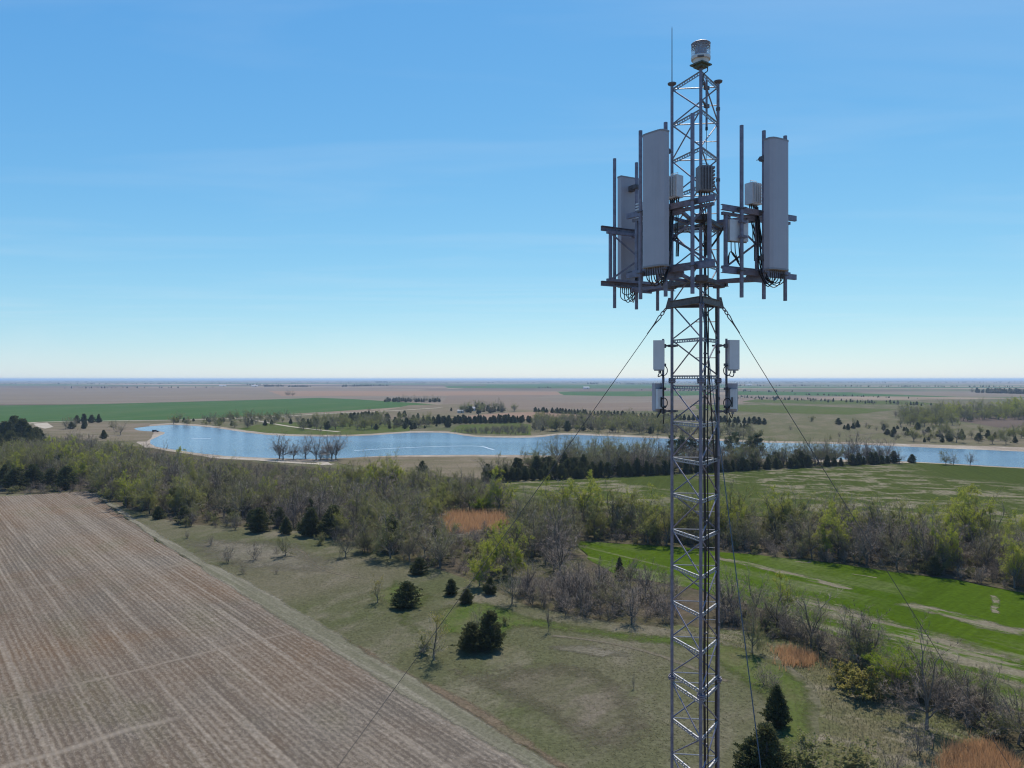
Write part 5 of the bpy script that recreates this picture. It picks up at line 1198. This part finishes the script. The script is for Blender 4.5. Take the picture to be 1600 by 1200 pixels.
# ------------------------------------------------------------------ reeds, stubble, grass tufts (uncountable)
def blades(name, P, hr, wd, lean, mat, label, cat, seed, per=3, z=0.1, up=1.0):
    r = np.random.default_rng(seed); n = len(P) * per; c = np.repeat(P, per, 0); c = np.concatenate([c + r.normal(0, 0.10, (n, 2)), np.full((n, 1), z)], 1)
    u = np.stack([r.normal(0, lean, n), r.normal(0, lean, n), np.full(n, up)], 1) * r.uniform(hr[0], hr[1], (n, 1)); th = r.uniform(0, 6.28, n)
    w = np.stack([np.cos(th), np.sin(th), 0 * th], 1) * wd
    t = TM(); t.tris(c, u, w, 0); return tag(link(name, t.mesh(name, [mat])), label, cat, kind='stuff')
def ragged(P, s, seed):
    r = np.random.default_rng(seed); return P + r.normal(0, 1, P.shape) * s * (r.uniform(0, 1, (len(P), 1)) ** 2)
blades('reed_bed', ragged(fill(REED, 0.42, 61), 2.2, 5), (0.9, 2.6), 0.05, 0.2, M['reed'], 'orange-brown dry reed bed enclosed by the wood', 'reeds', 62, 3, 0.12)
blades('reed_patch', ragged(fill([(1212, 1018), (1238, 1016), (1278, 1030), (1268, 1046), (1225, 1044)], 0.24, 63), 1.3, 6), (0.6, 1.5), 0.035, 0.18, M['reed'], 'small patch of orange reeds right of the olive tree', 'reeds', 64, 3, 0.16)
blades('reed_mound', ragged(fill([(1478, 1180), (1510, 1165), (1560, 1170), (1592, 1200), (1610, 1260), (1480, 1260), (1468, 1200)], 0.22, 65), 1.3, 7), (0.8, 1.4), 0.03, 0.25, M['reed'], 'rounded mound of orange-brown reeds at the lower right corner', 'reeds', 66, 4, 0.16)
blades('dry_grass', fill([(800, 905), (850, 905), (900, 925), (870, 935), (815, 925)], 0.35, 67), (0.4, 0.9), 0.04, 0.3, M['straw'], 'pale dry grass between the thicket and the round bare tree', 'grass', 68, 3, 0.12)
P = fill([(-60, 880), (140, 790), (260, 860), (560, 1035), (840, 1205), (-60, 1205)], 0.5, 69); P = P[inview(P, 30)]
ca, sa = math.cos(ROW), math.sin(ROW); ac = P[:, 0] * ca + P[:, 1] * sa; al = -P[:, 0] * sa + P[:, 1] * ca
ac = np.round(ac / 0.76) * 0.76; P = np.stack([ac * ca - al * sa, ac * sa + al * ca], 1); P = P[P[:, 1] < 150]
blades('stubble_stalks', P, (0.12, 0.3), 0.03, 0.5, M['straw'], 'cut corn stalks standing in rows on the stubble field', 'stubble', 70, 2, 0.2)
r = np.random.default_rng(81); Q = np.repeat(P[P[:, 1] < 135], 2, 0); Q = Q + r.normal(0, 0.35, Q.shape)
ac = Q[:, 0] * ca + Q[:, 1] * sa; al = -Q[:, 0] * sa + Q[:, 1] * ca
den = 0.35 + 0.35 * np.sin(ac * 2 * np.pi / 6.1 + 0.8 * np.sin(al * 0.05)) + 0.25 * np.sin(ac * 0.37 + 1.0) * np.sin(al * 0.09) + 0.2 * np.sin(al * 0.31 + ac * 0.8)
Q = Q[r.uniform(0, 1, len(Q)) < den]
blades('straw_litter', Q, (0.18, 0.42), 0.035, 0.9, M['straw'], 'pale loose corn straw lying between the stubble rows', 'straw', 82, 1, 0.215, 0.22)
P = fill([(250, 850), (390, 830), (560, 868), (770, 935), (1080, 990), (1230, 1040), (1285, 1110), (1255, 1205), (840, 1205), (560, 1030)], 0.55, 74)
P = P[r.uniform(0, 1, len(P)) < 0.45 + 0.4 * np.sin(P[:, 0] * 0.21 + 2 * np.sin(P[:, 1] * 0.13)) * np.sin(P[:, 1] * 0.17)]
blades('pasture_grass', P, (0.15, 0.4), 0.05, 1.0, M['pasture_blade'], 'short matted grass on the open pasture', 'grass', 75, 2, 0.2, 0.3)
P = np.concatenate([fill([(1060, 985), (1160, 992), (1260, 1010), (1350, 1060), (1470, 1120), (1600, 1180), (1640, 1230), (1230, 1230), (1284, 1150), (1288, 1105), (1232, 1037)], 0.42, 71)])
P = P[inview(P, 30)]
blades('grass_tufts', P, (0.15, 0.4), 0.04, 0.6, M['tuft'], 'tussocks of pale dry and green grass on the rough ground', 'grass', 73, 3, 0.16)

# ------------------------------------------------------------------ small things by the lake and far off
def part(name, mb, mat, parent): return mb.build(name, mat, parent)
M['white'] = m_plain('white_paint', (0.5, 0.5, 0.49), 0.85, 0, 0.05, 2); M['darkpaint'] = m_plain('dark_paint', (0.03, 0.032, 0.035), 0.4, 0, 0.2, 3); M['glass'] = m_plain('dark_glass', (0.02, 0.025, 0.03), 0.1, 0, 0.1, 3); M['tyre'] = m_plain('rubber', (0.02, 0.02, 0.02), 0.8, 0, 0.2, 5)
M['wood'] = m_plain('weathered_wood', (0.2, 0.16, 0.12), 0.8, 0, 0.2, 3); M['barn_roof'] = m_plain('metal_roof', (0.30, 0.30, 0.30), 0.85, 0.0, 0.08, 2)
X, Y = gp(508, 717.5); s = empty('picnic_shelter', (X, Y, 0.2), R(8)); tag(s, 'small white-roofed open shelter under the lakeside trees', 'shelter')
m = MB(); m.v = [(-2.2, -1.5, 2.2), (2.2, -1.5, 2.2), (2.2, 1.5, 2.2), (-2.2, 1.5, 2.2), (-2.2, 0, 2.9), (2.2, 0, 2.9)]; m.f = [(0, 1, 5, 4), (2, 3, 4, 5), (0, 4, 3), (1, 2, 5), (0, 3, 2, 1)]; part('roof', m, M['white'], s)
for a in (-1.9, 1.9):
    for b2_ in (-1.25, 1.25): part('post', MB().box((a, b2_, 1.1), (0.14, 0.14, 2.2)), M['wood'], s)
part('floor_slab', MB().box((0, 0, 0.06), (4.4, 3.0, 0.12)), M['gravel'], s); part('table', MB().box((0, 0, 0.75), (1.9, 0.75, 0.06)).box((-.7, 0, .42), (.08, .6, .6)).box((.7, 0, .42), (.08, .6, .6)), M['wood'], s)
X, Y = gp(243, 675.5); s = empty('parked_car', (X, Y, 0.13), R(6)); tag(s, 'dark vehicle parked on the sandy spit at the left end of the lake', 'car')
m = MB(); m.v = [(x, y, z) for y in (-.9, .9) for (x, z) in ((-2.3, .45), (2.3, .45), (2.35, .95), (1.2, 1.05), (.6, 1.7), (-1.9, 1.75), (-2.3, 1.05))]
m.f = [tuple(range(7))[::-1], tuple(range(7, 14))] + [(k, (k + 1) % 7, 7 + (k + 1) % 7, 7 + k) for k in range(7)]; part('body', m, M['darkpaint'], s)
for y_ in (-.905, .905): part('side_window', MB().box((-.55, y_, 1.38), (2.0, .01, .42)), M['glass'], s)
for a in (-1.45, 1.45):
    for y_ in (-.82, .82): part('rim', MB().tube((a, y_ - .12, .34), (a, y_ + .12, .34), .2, None, 10), M['galv'], part('wheel', MB().tube((a, y_ - .11, .34), (a, y_ + .11, .34), .34, None, 12), M['tyre'], s))
def barn(x, y, w, d, h, rot, lab, roofm, name='farm_building'):
    X, Y = gp(x, y); s = empty(name, (X, Y, 0.2), R(rot)); tag(s, lab, 'building', 'far farm buildings')
    part('walls', MB().box((0, 0, h * .3), (w, d, h * .6)), M['white'], s)
    m = MB(); e = .4; z = h * .6 + .02; m.v = [(-w / 2 - e, -d / 2 - e, z), (w / 2 + e, -d / 2 - e, z), (w / 2 + e, d / 2 + e, z), (-w / 2 - e, d / 2 + e, z), (-w / 2 - e, 0, h), (w / 2 + e, 0, h)]
    m.f = [(0, 1, 5, 4), (2, 3, 4, 5), (0, 4, 3), (1, 2, 5), (0, 3, 2, 1)]; part('roof', m, roofm, s)
    part('door', MB().box((w * .2, -d / 2 - .03, h * .22), (w * .16, .05, h * .44)), M['darkpaint'], s)
barn(916, 607.2, 24, 14, 8, 5, 'far white barn on the plain left of the tower', M['white'])
barn(735, 642, 11, 7, 5.0, 12, 'pale farmhouse roof among trees beyond the lake', M['barn_roof'])
barn(720, 645, 7, 5, 3.6, -10, 'small pale shed left of the farmhouse beyond the lake', M['barn_roof'])
barn(398, 604.0, 30, 14, 8, 0, 'far white shed left of the distant dark groves', M['white'])
barn(348, 603.6, 34, 14, 7, 3, 'long far white shed at left below the horizon', M['white'])
barn(1170, 602.0, 32, 16, 8, 0, 'far white building on the horizon right of the tower', M['white'])

# ------------------------------------------------------------------ haze over the plain
HZ = NT('plain_haze'); pv = HZ.n('ShaderNodeVolumePrincipled'); pv.inputs['Color'].default_value = (0.56, 0.75, 1.0, 1)
pv.inputs['Density'].default_value = 8.5e-5; pv.inputs['Anisotropy'].default_value = 0.2
HZ.t.links.new(pv.outputs[0], HZ.out.inputs['Volume'])
hz = MB().box((0, 0, 23.75), (90000, 90000, 49.5)).build('haze', HZ.m); tag(hz, 'thin blue haze over the far plain', 'haze', kind='stuff')
print('TREES', NTREE, 'REST', {k: len(v) for k, v in REST.items()}, 'OBJ', len(bpy.data.objects))
